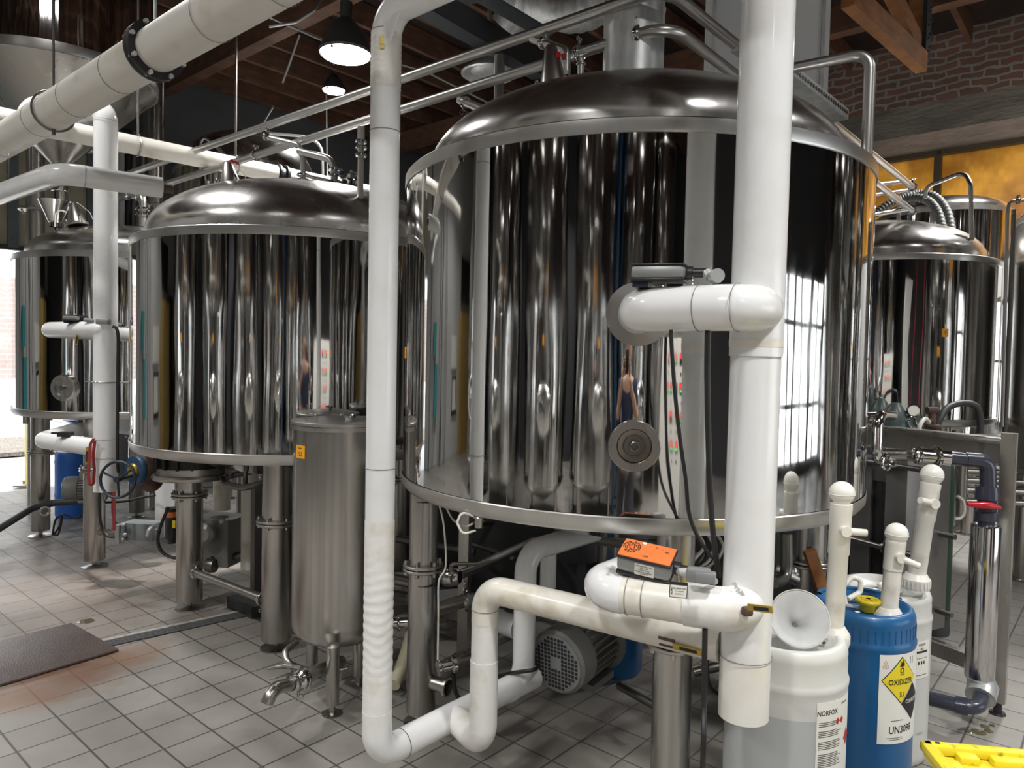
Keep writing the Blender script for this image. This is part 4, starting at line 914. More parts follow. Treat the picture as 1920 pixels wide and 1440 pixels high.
# cable tray
ct = thing('cable_tray', 'perforated steel cable tray sloping behind the right shoulder of the largest tank', 'tray', tuple(PX(1530,190,3.6)))
a = PZ(1478,155,2.95); b = PZ(1572,226,2.95); d_ = (b-a).normalized(); a = a-d_*.5; s_ = d_.cross(UP)
mb = MB(); mb.box((a+b)/2, ((b-a).length,.10,.012), math.atan2(d_.y,d_.x)); mb.box((a+b)/2+s_*.05+UP*.025, ((b-a).length,.006,.05), math.atan2(d_.y,d_.x)); mb.build('tray', 'galvanised', ct)
mb = MB(); nn = int((b-a).length/.035)
for k in range(nn): mb.cyl(a+d_*(.02+.035*k)+s_*.0535+UP*.025, a+d_*(.02+.035*k)+s_*.055+UP*.025, .011, 10)
mb.build('tray_holes', 'black_plastic', ct)['kind'] = 'stuff'
mb = MB()
for k in range(5): mb.sphere(a+d_*(.3+.08*k)+UP*.03, .022, 8, 6)
mb.build('cable_bundle', 'rust', ct)

# ---- pipes on the grey wall and valves over the far left tank
for (x, y0, y1, m_, lab) in ((228,250,440,'light_wall','pale upright wall pipe left of the hopper leg'),(240,255,440,'black_rubber','black upright pipe on the grey wall behind the far left tank'),(250,235,440,'dark_steel','dark upright conduit hanging below the wall switch box'),(268,290,440,'conduit','thin metal conduit on the grey wall right of the black pipe')):
    p = PA(x,y0,A0+.12); q = PA(x,y1,A0+.12); mb = MB(); mb.cyl((p.x,p.y,q.z-.6), (p.x,p.y,p.z), .035 if m_ != 'conduit' else .02, 14); mesh_thing('wall_pipe', mb, m_, lab, 'pipe')
p = PA(247,222,A0+.12); mb = MB(); mb.box(p, (.12,.22,.30), ROT, bev=.01); mesh_thing('switch_box', mb, 'dark_beam', 'small dark switch box high on the grey wall behind the hopper', 'box')
vp = thing('valve_pipework', 'small steel clamps and valves standing over the far left tank, right of the left riser', 'pipework', tuple(PX(266,410,6.0)))
mb = MB(); mb.tube([PX(215,375,6.1), PX(240,364,6.05), PX(268,368,6.0), PX(268,425,6.0)], .03, .06, 14); mb.build('tube', 'pipe_steel', vp)
for (x, y) in ((240,364),(258,366)): clampj(vp, PX(x,y,6.02), (1,0,0), .032)
for y in (392,402): MB().disc_ring(PX(268,y,6.0), UP, .055, .022, 18).build('valve_body', 'polished_steel', vp)
# ================================================================ SMALL STEEL VESSEL
vs0 = PX(643,785,3.47); VR = .230; V = thing('steel_vessel', 'narrow brushed-steel vessel with a flat lid and orange sticker, beside the slim white riser', 'vessel', (vs0.x, vs0.y, 0))
vz = 1.6-(786-664)*3.42/1350; vb = .235; c = (vs0.x, vs0.y, 0)
mb = MB(); mb.lathe([(VR,vb+.10),(VR,vz-.035)], c, UP, 72); mb.build('body', 'brushed_steel', V)
mb = MB(); mb.lathe([(VR,vb+.10),(VR*.985,vb+.06),(VR*.9,vb+.025),(VR*.7,vb+.005),(0,vb-.01)], c, UP, 72); mb.build('bottom_dish', 'brushed_steel', V)
mb = MB(); mb.lathe([(VR,vz-.04),(VR+.012,vz-.038),(VR+.014,vz-.02),(VR+.014,vz-.018),(0,vz-.018)], c, UP, 72); mb.build('rim', 'satin_steel', V)
mb = MB(); mb.lathe([(VR+.013,vz-.016),(VR+.013,vz-.003),(VR+.008,vz),(0,vz)], c, UP, 72); lid = mb.build('lid', 'band_steel', V)
q = PX(583,780,3.33); e = PX(594,781,3.28); hx = Vector((q.x,q.y,vz-.003)); 
a = PX(574,786,3.33); b = PX(594,788,3.30); a.z = b.z = vz-.003; mb = MB(); mb.tube([a, a+UP*.038, b+UP*.038, b], .004, .008, 10); mb.build('lid_handle', 'polished_steel', lid)
q = PX(656,776,3.42); q.z = vz; mb = MB(); mb.lathe([(.022,-.005),(.022,.016),(.030,.018),(.030,.026),(.024,.028),(.020,.02),(0,.02)], q, UP, 24); mb.build('lid_port', 'polished_steel', lid)
h = cyl_hit(c, VR, 563, 847); sticker(V, c, VR, ang_to(c, h), h.z, .072, .060, [('Ginette', .011, .017), ('-', .011, .006), ('127', .026, -.012)])
for (px, py) in ((623,1339),(672,1282),(598,1260)):
    p = PZ(px,py,0) if px != 598 else Vector((vs0.x-.17, vs0.y+.12, 0))
    mb = MB(); top = PX(623,1210,p.y).z if px == 623 else .38
    mb.lathe([(0,.045),(.029,.045),(.029,top-.004),(.0,top+.006)], p, UP, 24); l = mb.build('leg', 'brushed_steel', V)
    mb = MB(); mb.cyl(p+UP*.01, p+UP*.08, .014, 10); mb.lathe([(0,0),(.046,0),(.046,.005),(.02,.010),(0,.012)], p, UP, 28); mb.build('levelling_foot', 'satin_steel', l)
p = PZ(518,1215,0)
# drain valve: pipe from vessel bottom to lower left
dv_ = thing('drain_valve', 'stainless drain elbow with clamped butterfly valve and lever at the foot of the small vessel', 'valve', tuple(PX(560,1300,3.0)))
a = PX(640,1240,3.36); b = PX(585,1262,3.12); c1v = PX(560,1276,3.02); e1 = PX(508,1300,2.86); zc_ = .20
mb = MB(); mb.tube([a, b, c1v, PX(545,1283,2.97), PX(520,1289,2.9), e1+Vector((0,0,.0)), e1+Vector((-.012,-.012,-.035))], .027, .045, 18); mb.build('tube', 'satin_steel', dv_)
ax_ = (c1v-b).normalized()
mb = MB(); mb.lathe([(0,-.035),(.038,-.03),(.053,-.02),(.053,-.008),(.043,-.004),(.043,.004),(.053,.008),(.053,.02),(.04,.03),(.028,.036)], c1v, ax_, 24); mb.build('valve_body', 'polished_steel', dv_)
clampj(dv_, c1v+ax_*.045, ax_, .026, wing=Vector((0,-1,-.3)))
mb = MB(); t0 = c1v+UP*.04; mb.cyl(c1v, t0+UP*.02, .012, 12); l1 = PX(501,1254,2.93); mb.tube([t0+UP*.015, (t0+l1)/2+UP*.015, l1], [.012,.009,.005], 0, 8); l2 = PX(506,1274,2.90); mb.tube([t0, l2], [.005,.003], 0, 6); mb.build('lever', 'satin_steel', dv_)
pipe('braided_hose', [PX(556,1205,3.5), PX(534,1222,3.4), PX(538,1243,3.35), PX(575,1258,3.42), PX(620,1262,3.55), PX(665,1252,3.7), PX(700,1246,3.8)], .016, 'pipe_steel', 'grey hose curling behind the foot of the small vessel', 'hose', .05)

# ================================================================ FLOOR THINGS
m0, m1, m2 = PZ(141,1169,.004), PZ(215,1223,.004), PZ(0,1287,.004)
e1_ = (m1-m0); u_ = Vector((m2.x-m1.x, m2.y-m1.y, 0)).normalized(); v_ = Vector((e1_.x,e1_.y,0)).normalized()
mb = MB(); ln = 1.5; w = e1_.length
c = m1+u_*ln/2-v_*w/2; mb.box((c.x,c.y,.010), (ln, w, .012), math.atan2(u_.y,u_.x), bev=.003); mesh_thing('floor_mat', mb, 'brown_mat', 'brown rubber floor mat lying on the tiles at the lower left', 'mat')
mat('worn_edge', (.42,.41,.38), .6, noise=(30,(1,1,1),(.25,.2,.16),.3,.5)); mat('grate_grey', (.20,.205,.21), .4, .3)
# drain channel along B
g0 = PZ(192,1203,.0); g1 = PZ(470,1143,.0)
fn = lambda x, y, z=0: g0+BXg*x+AX*y+UP*z
BXg = (g1-g0).normalized(); Lg = 1.9
dr = thing('drain_channel', 'floor drain channel with punched grating running under the mid-sized tank', 'drain', tuple(g0))
mb = MB(); c = g0+BXg*Lg/2; mb.box((c.x,c.y,.004), (Lg,.028,.008), math.atan2(BXg.y,BXg.x)); mb.build('steel_edge', 'worn_edge', dr)
s_ = Vector((BXg.y,-BXg.x,0)); c2 = c+s_*.055; mb = MB(); mb.box((c2.x,c2.y,.0015), (Lg,.10,.003), math.atan2(BXg.y,BXg.x)); mb.build('channel', 'black_rubber', dr)
mb = MB()
for i in range(5):
    c3 = c+s_*(.026+.018*i); mb.box((c3.x,c3.y,.006), (Lg,.007,.006), math.atan2(BXg.y,BXg.x))
for k in range(int(Lg/.03)):
    p = g0+BXg*(.015+.03*k)+s_*.062; mb.box((p.x,p.y,.006), (.007,.078,.006), math.atan2(BXg.y,BXg.x))
mb.build('grating', 'grate_grey', dr)
q = PZ(161,1164,.003); mb = MB(); vs = [q+Vector((math.cos(a*.5)*.045*(1+.2*math.sin(a*1.7)), math.sin(a*.5)*.04*(1+.2*math.cos(a*2.3)), -.001)) for a in range(13)]; mb.add(vs+[v-Vector((0,0,.0015)) for v in vs], [tuple(range(13)), tuple(reversed(range(13,26)))]+[(i,(i+1)%13,13+(i+1)%13,13+i) for i in range(13)])
mesh_thing('puddle', mb, 'puddle', 'small dark puddle on the tiles above the brown mat', 'puddle')
q = PZ(1835,1372,.002); mb = MB()
for (dx, dy, rr_) in ((0,0,.03),(.05,.01,.018),(-.04,.0,.015),(.06,.05,.02),(.1,.06,.012)): mb.lathe([(rr_,-.001),(rr_*.8,.0015),(0,.002)], q+Vector((dx,dy,0)), UP, 14)
mesh_thing('puddle', mb, 'puddle', 'splash of clear water on the tiles below the right frame post', 'puddle')

# ================================================================ MOTORS AND VALVES BELOW THE TANKS
def motor(label, p, d, r, ln, m='motor_grey', grille='cast_grey', fins=26):
    p = Vector(p); d = Vector(d).normalized(); t = thing('pump_motor', label, 'motor', tuple(p-UP*r))
    X = d.cross(UP).normalized(); Yv = X.cross(d)
    mb = MB(); mb.lathe([(r*.88,0),(r,.012),(r,ln*.30),(r*.93,ln*.33)], p, d, 40); mb.build('fan_cowl', m, t)
    mb = MB(); mb.lathe([(0,.004),(r*.86,.004),(r*.90,.0),(r*.90,-.004),(0,-.004)], p, d, 40); g = mb.build('grille', grille, t)
    mb = MB(); s_ = r*.125
    for i in range(-7,8):
        for j in range(-7,8):
            x, y = i*s_, j*s_
            if math.hypot(x,y) < r*.80 and not (abs(i) <= 1 and abs(j) <= 1): mb.box(p+X*x+Yv*y-d*.0045, (s_*.68, s_*.68, .003), R=Matrix((X,Yv,d)).transposed())
    mb.build('grille_holes', 'black_plastic', g)
    mb = MB(); mb.lathe([(r*.80,ln*.28),(r*.80,ln*.9)], p, d, 40)
    for k in range(fins):
        a = 2*PI*k/fins; n = X*math.cos(a)+Yv*math.sin(a); tt = d.cross(n); mb.box(p+d*(ln*.6)+n*r*.88, (r*.20,.005,ln*.52), R=Matrix((n,tt,d)).transposed())
    mb.build('finned_body', m, t)
    mb = MB(); mb.lathe([(0,ln*.86),(r*.95,ln*.86),(r*1.12,ln*.88),(r*1.12,ln*.93),(r*.7,ln*.95),(r*.5,ln*1.08),(0,ln*1.08)], p, d, 40); mb.build('end_flange', m, t)
    mb = MB(); mb.box(p+d*ln*.5+Yv*r*1.02, (r*.9,.07,ln*.3), R=Matrix((X,Yv,d)).transposed(), bev=.008); mb.build('terminal_box', m, t)
    mb = MB(); mb.box(p+d*ln*.6-Yv*r*1.02, (r*1.5,r*.22,ln*.5), R=Matrix((X,Yv,d)).transposed()); mb.build('foot', m, t)
    return t
motor('grey pump motor with square-holed fan grille on the floor under the largest tank', PX(1043,1243,2.95), (.62,.78,.08), .135, .34)
motor('grey pump motor near the floor under the far left tank', PX(122,916,5.75), (.95,.25,0), .095, .32)
mb = MB(); q = PX(700,1000,4.2)
# second housing left of the gap between riser and leg
mesh_thing('pump_housing', MB().lathe([(0,0),(.075,0),(.09,.02),(.09,.16),(.06,.2),(0,.2)], PX(716,1105,4.0), (.9,.2,0), 28), 'cast_grey', 'pale rounded pump housing glimpsed right of the slim white riser', 'pump')
# blue-faced butterfly valve with hand wheel
bv = thing('gear_valve', 'rusty gear-operated valve with blue face and black hand wheel beside the left white riser', 'valve', tuple(PX(262,900,4.5)))
p = PX(250,882,4.5); d = Vector((.46,.89,0)).normalized()
mb = MB(); mb.lathe([(0,0),(.088,0),(.095,.01),(.095,.03)], p, d, 32); f_ = mb.build('gear_face', 'blue_paint', bv)
mb = MB(); mb.lathe([(0,-.014),(.040,-.014),(.045,-.006),(.045,.0)], p, d, 28); mb.build('centre_cap', 'brass', f_)
mb = MB(); mb.lathe([(.092,.03),(.10,.05),(.105,.17),(.07,.20),(0,.20)], p, d, 32)
for a in range(6): 
    X = d.cross(UP).normalized(); n = X*math.cos(a*PI/3)+UP*math.sin(a*PI/3); mb.sphere(p+d*.10+n*.10, .016, 8, 5)
mb.sphere(p+d*.12+Vector((0,0,-.08)), .075, 16, 10); mb.build('gear_housing', 'rust', bv)
w = PX(221,899,4.40); wn = Vector((-.05,-1,.1)).normalized()
mb = MB(); mb.torus(w, wn, .110, .009, 40, 8); X = wn.cross(UP).normalized(); Yv = X.cross(wn)
for a in (0.4, 2.5, 4.6): mb.tube([w, w+(X*math.cos(a)+Yv*math.sin(a))*.11], .007, 0, 8)
mb.cyl(w-wn*.02, w+wn*.02, .018, 14); mb.cyl(w, p+d*.1+Vector((0,-.02,-.02)), .01, 10); mb.build('hand_wheel', 'black_iron', bv)
# blue barrel, bollard etc in the far left
q = PZ(141,893,0); q = PX(138,893,6.9); q.z = 0
bb = thing('blue_barrel', 'blue plastic barrel standing on the floor behind the legs of the far left tank', 'barrel', (q.x,q.y,0))
zt_ = PX(138,845,6.9).z; mb = MB(); R_ = .14
R_ = .155; mb.lathe([(0,.0),(R_*.95,0),(R_,.03),(R_,.2),(R_*1.03,.22),(R_,.24),(R_,zt_-.12),(R_*1.03,zt_-.10),(R_,zt_-.08),(R_,zt_-.02),(R_*.9,zt_),(0,zt_)], q, UP, 40); mb.build('body', 'blue_barrel', bb)
yb_ = PX(57,860,8.4); yb = Vector((yb_.x, yb_.y, 0)); bo = thing('bollard', 'yellow steel bollard outside under the far left tank', 'bollard', tuple(yb))
mb = MB(); mb.lathe([(0,.0),(.055,0),(.055,1.0),(.03,1.05),(0,1.06)], yb+UP*.02, UP, 24); mb.build('post', 'yellow', bo); mb = MB(); mb.box(yb+UP*.012, (.3,.2,.02), .3, bev=.004)
for s_ in (-1,1): mb.cyl(yb+Vector((s_*.11,.05,.02)), yb+Vector((s_*.11,.05,.05)), .018, 8)
mb.build('base_plate', 'satin_steel', bo)
pipe('floor_pipe', [PX(-40,1015,5.4), PX(62,952,5.95), PX(100,943,6.05), PX(165,938,6.1), PX(205,925,6.4)], .028, 'dark_grey', 'dark pipe running from the left edge to behind the legs of the far left tank', 'pipe', .08)
mb = MB(); q = PX(84,956,5.85); mb.lathe([(.03,.0),(.033,.05),(.040,.055),(.040,.065),(.028,.065),(.028,.0)], q, (.55,-.8,0), 20); mesh_thing('pipe_stub', mb, 'satin_steel', 'short open steel pipe stub on the outer leg of the far left tank', 'pipe')
def cable(pts, r, label, m='black_rubber', name='cable', cat='cable', seg=8, group=None):
    mb = MB(); P = [Vector(p) for p in pts]; out = []
    for i in range(len(P)-1):   # catmull-rom
        p0 = P[max(i-1,0)]; p1 = P[i]; p2 = P[i+1]; p3 = P[min(i+2,len(P)-1)]
        for k in range(6):
            t = k/6; out.append(.5*((2*p1)+(p2-p0)*t+(2*p0-5*p1+4*p2-p3)*t*t+(-p0+3*p1-3*p2+p3)*t**3))
    out.append(P[-1]); mb.tube(out, r, 0, seg); return mesh_thing(name, mb, m, label, cat, group)
cable([PX(x,y,5.75) for x,y in ((158,925),(155,960),(140,972),(118,965),(112,985),(100,1002),(104,975),(116,968),(110,1000),(101,1003))], .008, 'coil of black cable hanging between the two legs of the far left tank')
cable([PX(212,612,4.52), PX(221,625,4.52), PX(221,700,4.52), PX(220,850,4.52), PX(222,885,4.55)], .010, 'black cable running down the right side of the left white riser')
cable([PX(187,918,4.9), PX(188,975,5.0), PX(200,1004,5.0), PX(226,1006,5.0)], .010, 'black cable looping from the left white riser down to the grey junction box')
cable([PX(212,918,5.1), PX(212,965,5.1), PX(222,990,5.1), PX(232,994,5.1)], .009, 'second black cable next to the red strap above the grey junction box')
cable([PX(195,942,5.4), PX(235,940,5.4), PX(270,932,5.3), PX(290,929,5.2)], .009, 'black cable lying nearly level behind the hand wheel')
jb = thing('junction_box', 'grey steel junction box hanging low between the left riser and the mid-sized tank', 'box', tuple(PX(265,1015,5.0)))
mb = MB(); mb.box(PX(268,994,5.0), (.24,.13,.12), -.15, bev=.004); mb.build('box', 'grey_box', jb)
mb = MB(); mb.box(PX(232,998,4.95), (.03,.14,.13), -.15); 
for (x,y) in ((231,985),(234,1003),(231,1012)): mb.sphere(PX(x,y,4.9), .016, 8, 6)
mb.build('hinge_side', 'cast_grey', jb)
mb = MB(); mb.tube([PX(299,991,4.9), PX(288,988,4.8), PX(280,993,4.78), PX(277,1005,4.78)], .016, .03, 14); mb.build('conduit_elbow', 'galvanised', jb)
mb = MB(); mb.tube([PX(183,998,5.28), PX(230,997,5.02)], .022, 0, 14); mb.build('support_pipe', 'satin_steel', jb)
wp = PX(309,930,5.4); mb = MB(); mb.cyl((wp.x,wp.y,PX(308,1002,5.4).z), (wp.x,wp.y,PX(308,888,5.4).z), .068, 28); mesh_thing('insulated_pipe', mb, 'white_pvc', 'white pipe length standing behind the front leg of the mid-sized tank', 'pipe')
bp = thing('valve_actuator', 'black and orange actuator beside the left leg of the mid-sized tank', 'actuator', tuple(PX(322,1020,4.75)))
q = PX(323,960,4.75); mb = MB(); mb.cyl((q.x,q.y,PX(322,1008,4.75).z), (q.x,q.y,PX(322,952,4.75).z), .045, 20); mb.cyl((q.x,q.y,PX(322,1018,4.75).z), (q.x,q.y,PX(322,1004,4.75).z), .03, 16); mb.build('housing', 'black_plastic', bp)
mb = MB(); mb.cyl((q.x,q.y,PX(322,968,4.75).z), (q.x,q.y,PX(322,958,4.75).z), .047, 20); mb.build('orange_band', 'orange', bp)
mb = MB(); mb.box(PX(326,983,4.70), (.02,.006,.05)); mb.build('yellow_tag', 'yellow', bp)
cable([PX(315,951,4.6), PX(311,962,4.6), PX(300,990,4.6), PX(296,1016,4.6), PX(305,1036,4.6), PX(322,1045,4.6), PX(335,1046,4.6)], .011, 'thick black hose looping from the actuator to behind the left leg of the mid-sized tank')
gb = thing('gearbox', 'dark grey gearbox block under the mid-sized tank, with a white pipe on top', 'gearbox', tuple(PX(415,1060,4.9)))
mb = MB(); mb.box(PX(412,1010,4.95), (.30,.26,.32), ROT+.5, bev=.01); mb.build('block', 'motor_grey', gb)
mb = MB(); mb.cyl(PX(416,977,4.7), PX(414,978,4.66), .014, 10); mb.build('plug', 'satin_steel', gb)
mb = MB(); mb.lathe([(0,0),(.07,0),(.07,.03),(.045,.05),(0,.05)], PX(388,1000,4.78), (-.2,-1,0), 24); mb.build('shaft_cover', 'cast_grey', gb)
q = PX(416,910,4.95); mb = MB(); mb.lathe([(.06,PX(416,955,4.95).z),(.058,PX(416,950,4.95).z),(.055,PX(416,862,4.95).z)], (q.x,q.y,0), UP, 28, caps=True); mesh_thing('insulated_pipe', mb, 'aged_white', 'yellowed white pipe rising from the gearbox under the mid-sized tank', 'pipe')
q = PX(468,980,4.75); mb = MB(); mb.cyl((q.x,q.y,PX(468,1065,4.75).z), (q.x,q.y,1.0), .055, 28); mesh_thing('insulated_pipe', mb, 'aged_white', 'shaded white pipe just left of the front leg of the mid-sized tank', 'pipe')
q = PX(480,1060,4.55); mb = MB(); mb.box(Vector((q.x,q.y,.40)), (.05,.05,.76), ROT); mesh_thing('frame_post', mb, 'dark_steel', 'dark square post directly behind the front leg of the mid-sized tank', 'post')
mb = MB(); mb.box(PX(490,1150,4.5)*1.0+Vector((.0,0,0)), (.3,.3,.22), ROT); mesh_thing('low_block', mb, 'dark_grey', 'dark low block at the end of the drain channel under the mid-sized tank', 'block')
a = PZ(355,1140,0); b = PZ(518,1215,0)
bt = thing('brace_pipe', 'steel brace pipe clamped between the two front legs of the mid-sized tank', 'pipe', tuple(PX(430,1095,4.15)))
a = PX(366,1074,4.32); b = PX(496,1124,3.95); mb = MB(); mb.tube([a,b], .024, 0, 20); mb.build('tube', 'satin_steel', bt); clampj(bt, a+(b-a)*.02, b-a, .024); clampj(bt, b-(b-a)*.03, b-a, .026, wing=-UP)
pipe('hose_ring', [PX(415,905,4.35), PX(430,893,4.5), PX(490,880,4.6), PX(500,905,4.2), PX(455,915,4.15), PX(425,908,4.2), PX(418,898,4.3)], .019, 'dark_steel', 'dark looped tube under the mid-sized tank beside its front leg', 'tube', .05)
mb = MB(); q = PX(460,880,4.25); mb.cyl((q.x,q.y,PX(460,912,4.25).z),(q.x,q.y,1.05), .014, 10); mesh_thing('support_rod', mb, 'dark_steel', 'dark vertical rod holding the looped tube under the mid-sized tank', 'rod')
pipe('floor_pipe', [PX(372,1062,4.9), PX(420,1048,4.9), PX(478,1035,4.8)], .025, 'dark_steel', 'dark steel pipe low behind the brace pipe under the mid-sized tank', 'pipe', 0)
q = PX(396,1060,4.8); mb = MB(); mb.lathe([(0,-.03),(.045,-.03),(.05,0),(.045,.03),(0,.03)], q, (.9,-.2,0), 18); mb.cyl(q, q+UP*.06, .012, 8); mesh_thing('pipe_valve', mb, 'dark_steel', 'dark valve on the floor pipe behind the left leg of the mid-sized tank', 'valve')
# --- beneath the largest tank
q = PX(872,1060,3.75); mb = MB(); mb.box((q.x,q.y,.56), (.055,.055,1.06), ROT+.4); mb.cyl((q.x,q.y,.0), (q.x,q.y,.03), .06, 16); mesh_thing('frame_post', mb, 'satin_steel', 'square steel post in the shade right of the left leg under the largest tank', 'post')
pipe('process_pipe', [PX(742,1168,4.0), PX(800,1148,3.85), PX(878,1124,3.7)], .035, 'satin_steel', 'thicker shaded steel pipe crossing behind the left leg of the largest tank', 'pipe', 0)
clampj(bpy.data.objects['process_pipe.002'] if 'process_pipe.002' in bpy.data.objects else T1, PX(874,1126,3.7), (1,.1,.1), .038)
pipe('process_pipe', [PX(862,1078,3.6), PX(950,1038,4.0), PX(1000,1015,4.4)], .026, 'dark_steel', 'dark sloping pipe ending in a lever valve under the largest tank', 'pipe', 0)
vv = thing('ball_valve', 'clamped lever valve in shade right of the left leg under the largest tank', 'valve', tuple(PX(845,1082,3.5)))
q = PX(845,1082,3.5); mb = MB(); mb.sphere(q, .040, 16, 10); mb.lathe([(0,-.05),(.03,-.05),(.045,-.03),(.045,.03),(.03,.05),(0,.05)], q, (.9,-.3,.1), 20); mb.build('body', 'polished_steel', vv)
mb = MB(); mb.tube([q+UP*.03, PX(846,1057,3.45), PX(895,1057,3.5)], .010, .02, 8); mb.build('lever', 'satin_steel', vv)
pipe('process_pipe', [PX(822,1250,2.95), PX(870,1230,3.05), PX(960,1190,3.4)], .022, 'satin_steel', 'low steel pipe between the left leg and the branch riser under the largest tank', 'pipe', 0)
q = PX(829,1251,2.93); mb = MB(); mb.lathe([(0,-.02),(.032,-.02),(.032,-.008),(.024,0),(.024,.04),(.034,.045),(.034,.06),(0,.06)], q, (.9,.35,.1), 20); mesh_thing('steel_ferrule', mb, 'polished_steel', 'steel end ferrule of the low pipe beside the left leg of the largest tank', 'fitting')
lg = PX(794,1286,3.10); mb = MB(); mb.lathe([(.030,.05),(.030,.118),(.041,.122),(.041,.134),(.033,.134),(.028,.11),(.026,.06)], Vector((lg.x,lg.y,PX(800,1285,3.05).z)), (.85,-.5,0), 24); mb.build('stub', 'satin_steel', T1)
mb = MB(); mb.lathe([(0,0),(.027,0)], Vector((lg.x,lg.y,PX(800,1285,3.05).z))+Vector((.85,-.5,0)).normalized()*.07, (.85,-.5,0), 20); mb.build('stub_bore', 'black_rubber', T1)
mb = MB(); 
for y in (937,1092): mb.torus((lg.x,lg.y,PX(794,y,3.1).z), UP, .064, .0025, 36, 6)
mb.build('cable_tie', 'black_rubber', T1)
pipe('process_pipe', [PX(735,1085,3.9), PX(800,1098,3.75)], .03, 'satin_steel', 'short steel pipe between the slim white riser and left leg of the largest tank', 'pipe', 0)
pipe('process_pipe', [PX(735,1115,3.9), PX(768,1122,3.8)], .03, 'dark_steel', 'dark pipe just beneath the short one between slim riser and left leg', 'pipe', 0)
mb = MB(); mb.box(PX(845,1122,3.95), (.26,.22,.03), .4); mesh_thing('pump_cover', mb, 'cast_grey', 'pale flat cover plate on the shaded floor pump right of the left leg', 'plate')
cable([PX(738,1285,3.3), PX(752,1252,3.4), PX(768,1200,3.5), PX(775,1160,3.6)], .030, 'translucent ribbed hose between the slim white riser and left leg of the largest tank', 'braided', 'braided_hose', 'hose', 16)
q = PX(748,1170,3.5); mb = MB(); mb.cyl(q-Vector((.06,0,0)), q+Vector((.05,0,.01)), .025, 18); mb.torus(q, (1,0,0), .03, .006, 20, 6); mesh_thing('pipe_coupling', mb, 'polished_steel', 'bright clamped coupling on the hose beside the slim white riser', 'fitting')
cable([PX(823,945,3.0), PX(832,985,3.0), PX(836,1060,3.0), PX(823,1090,3.0), PX(822,1150,3.0), PX(821,1240,3.0)], .004, 'thin pale cable running down the left leg of the largest tank', 'aged_white')
cable([PX(835,948,2.95), PX(850,975,2.9), PX(872,986,2.6), PX(886,982,2.5)], .004, 'thin pale cable sagging to the drip nozzle under the largest tank', 'aged_white')
cable([PX(935,1268,3.0), PX(960,1262,2.9), PX(1000,1256,2.85), PX(1008,1250,2.9)], .008, 'black cable running to the pump motor under the largest tank')
cable([PX(850,1262,3.0), PX(855,1300,3.0), PX(870,1315,2.95), PX(885,1310,2.95)], .009, 'black cable behind the lower branch elbow')
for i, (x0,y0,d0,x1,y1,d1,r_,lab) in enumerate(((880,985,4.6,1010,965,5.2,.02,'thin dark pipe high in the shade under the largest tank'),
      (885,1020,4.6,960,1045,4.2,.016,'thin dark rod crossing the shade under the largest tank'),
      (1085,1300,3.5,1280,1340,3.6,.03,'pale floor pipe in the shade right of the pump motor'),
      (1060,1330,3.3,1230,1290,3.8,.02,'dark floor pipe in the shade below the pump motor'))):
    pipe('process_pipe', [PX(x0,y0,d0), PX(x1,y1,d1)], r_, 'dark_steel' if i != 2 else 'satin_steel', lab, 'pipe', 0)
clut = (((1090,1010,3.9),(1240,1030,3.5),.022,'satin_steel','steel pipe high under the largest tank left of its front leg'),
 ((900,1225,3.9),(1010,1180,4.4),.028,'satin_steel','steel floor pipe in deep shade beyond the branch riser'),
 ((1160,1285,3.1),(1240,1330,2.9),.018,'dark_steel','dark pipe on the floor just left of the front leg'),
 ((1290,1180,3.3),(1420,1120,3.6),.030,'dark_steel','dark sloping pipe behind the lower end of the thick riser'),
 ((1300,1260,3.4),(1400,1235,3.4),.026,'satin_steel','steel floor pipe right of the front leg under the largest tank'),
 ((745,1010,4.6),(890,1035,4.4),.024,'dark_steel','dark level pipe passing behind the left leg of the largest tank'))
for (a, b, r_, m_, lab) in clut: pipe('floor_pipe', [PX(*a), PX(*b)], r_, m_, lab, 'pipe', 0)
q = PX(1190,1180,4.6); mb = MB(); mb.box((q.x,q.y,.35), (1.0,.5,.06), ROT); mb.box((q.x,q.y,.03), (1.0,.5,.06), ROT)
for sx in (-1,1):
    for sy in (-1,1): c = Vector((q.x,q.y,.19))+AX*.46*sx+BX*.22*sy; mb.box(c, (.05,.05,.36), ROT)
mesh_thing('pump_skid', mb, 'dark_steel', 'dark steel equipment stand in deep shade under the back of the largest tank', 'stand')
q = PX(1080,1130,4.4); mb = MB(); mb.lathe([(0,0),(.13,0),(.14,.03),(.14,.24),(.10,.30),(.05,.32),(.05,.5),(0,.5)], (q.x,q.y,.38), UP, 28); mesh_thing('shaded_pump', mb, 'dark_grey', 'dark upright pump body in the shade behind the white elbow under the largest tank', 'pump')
rk = PX(880,1060,5.1); mb = MB(); mb.box((rk.x,rk.y,.32), (1.9,.36,.62), ROT+.15, bev=.01); mesh_thing('shade_filler', mb, 'dark_grey', 'added long dark skid on the floor far behind the left leg of the largest tank', 'filler')  # box and pipes added to keep the lit far floor dark
for z_ in (.68,.76): mb = MB(); mb.tube([Vector((rk.x,rk.y,z_))-AX*1.0, Vector((rk.x,rk.y,z_))+AX*.9+BX*.1], .025, 0, 12); mesh_thing('filler_pipe', mb, 'dull_steel', ('lower' if z_ < .7 else 'upper')+' of two added steel pipes lying over the long dark skid', 'pipe')
rk = PX(1400,1060,4.9); mb = MB(); mb.box((rk.x,rk.y,.30), (1.1,.4,.58), ROT+.15, bev=.01); mesh_thing('shade_filler', mb, 'dark_grey', 'added shorter dark skid in the shade beyond the foot of the thick riser', 'filler')  # second dark box added in place of shade beyond the riser
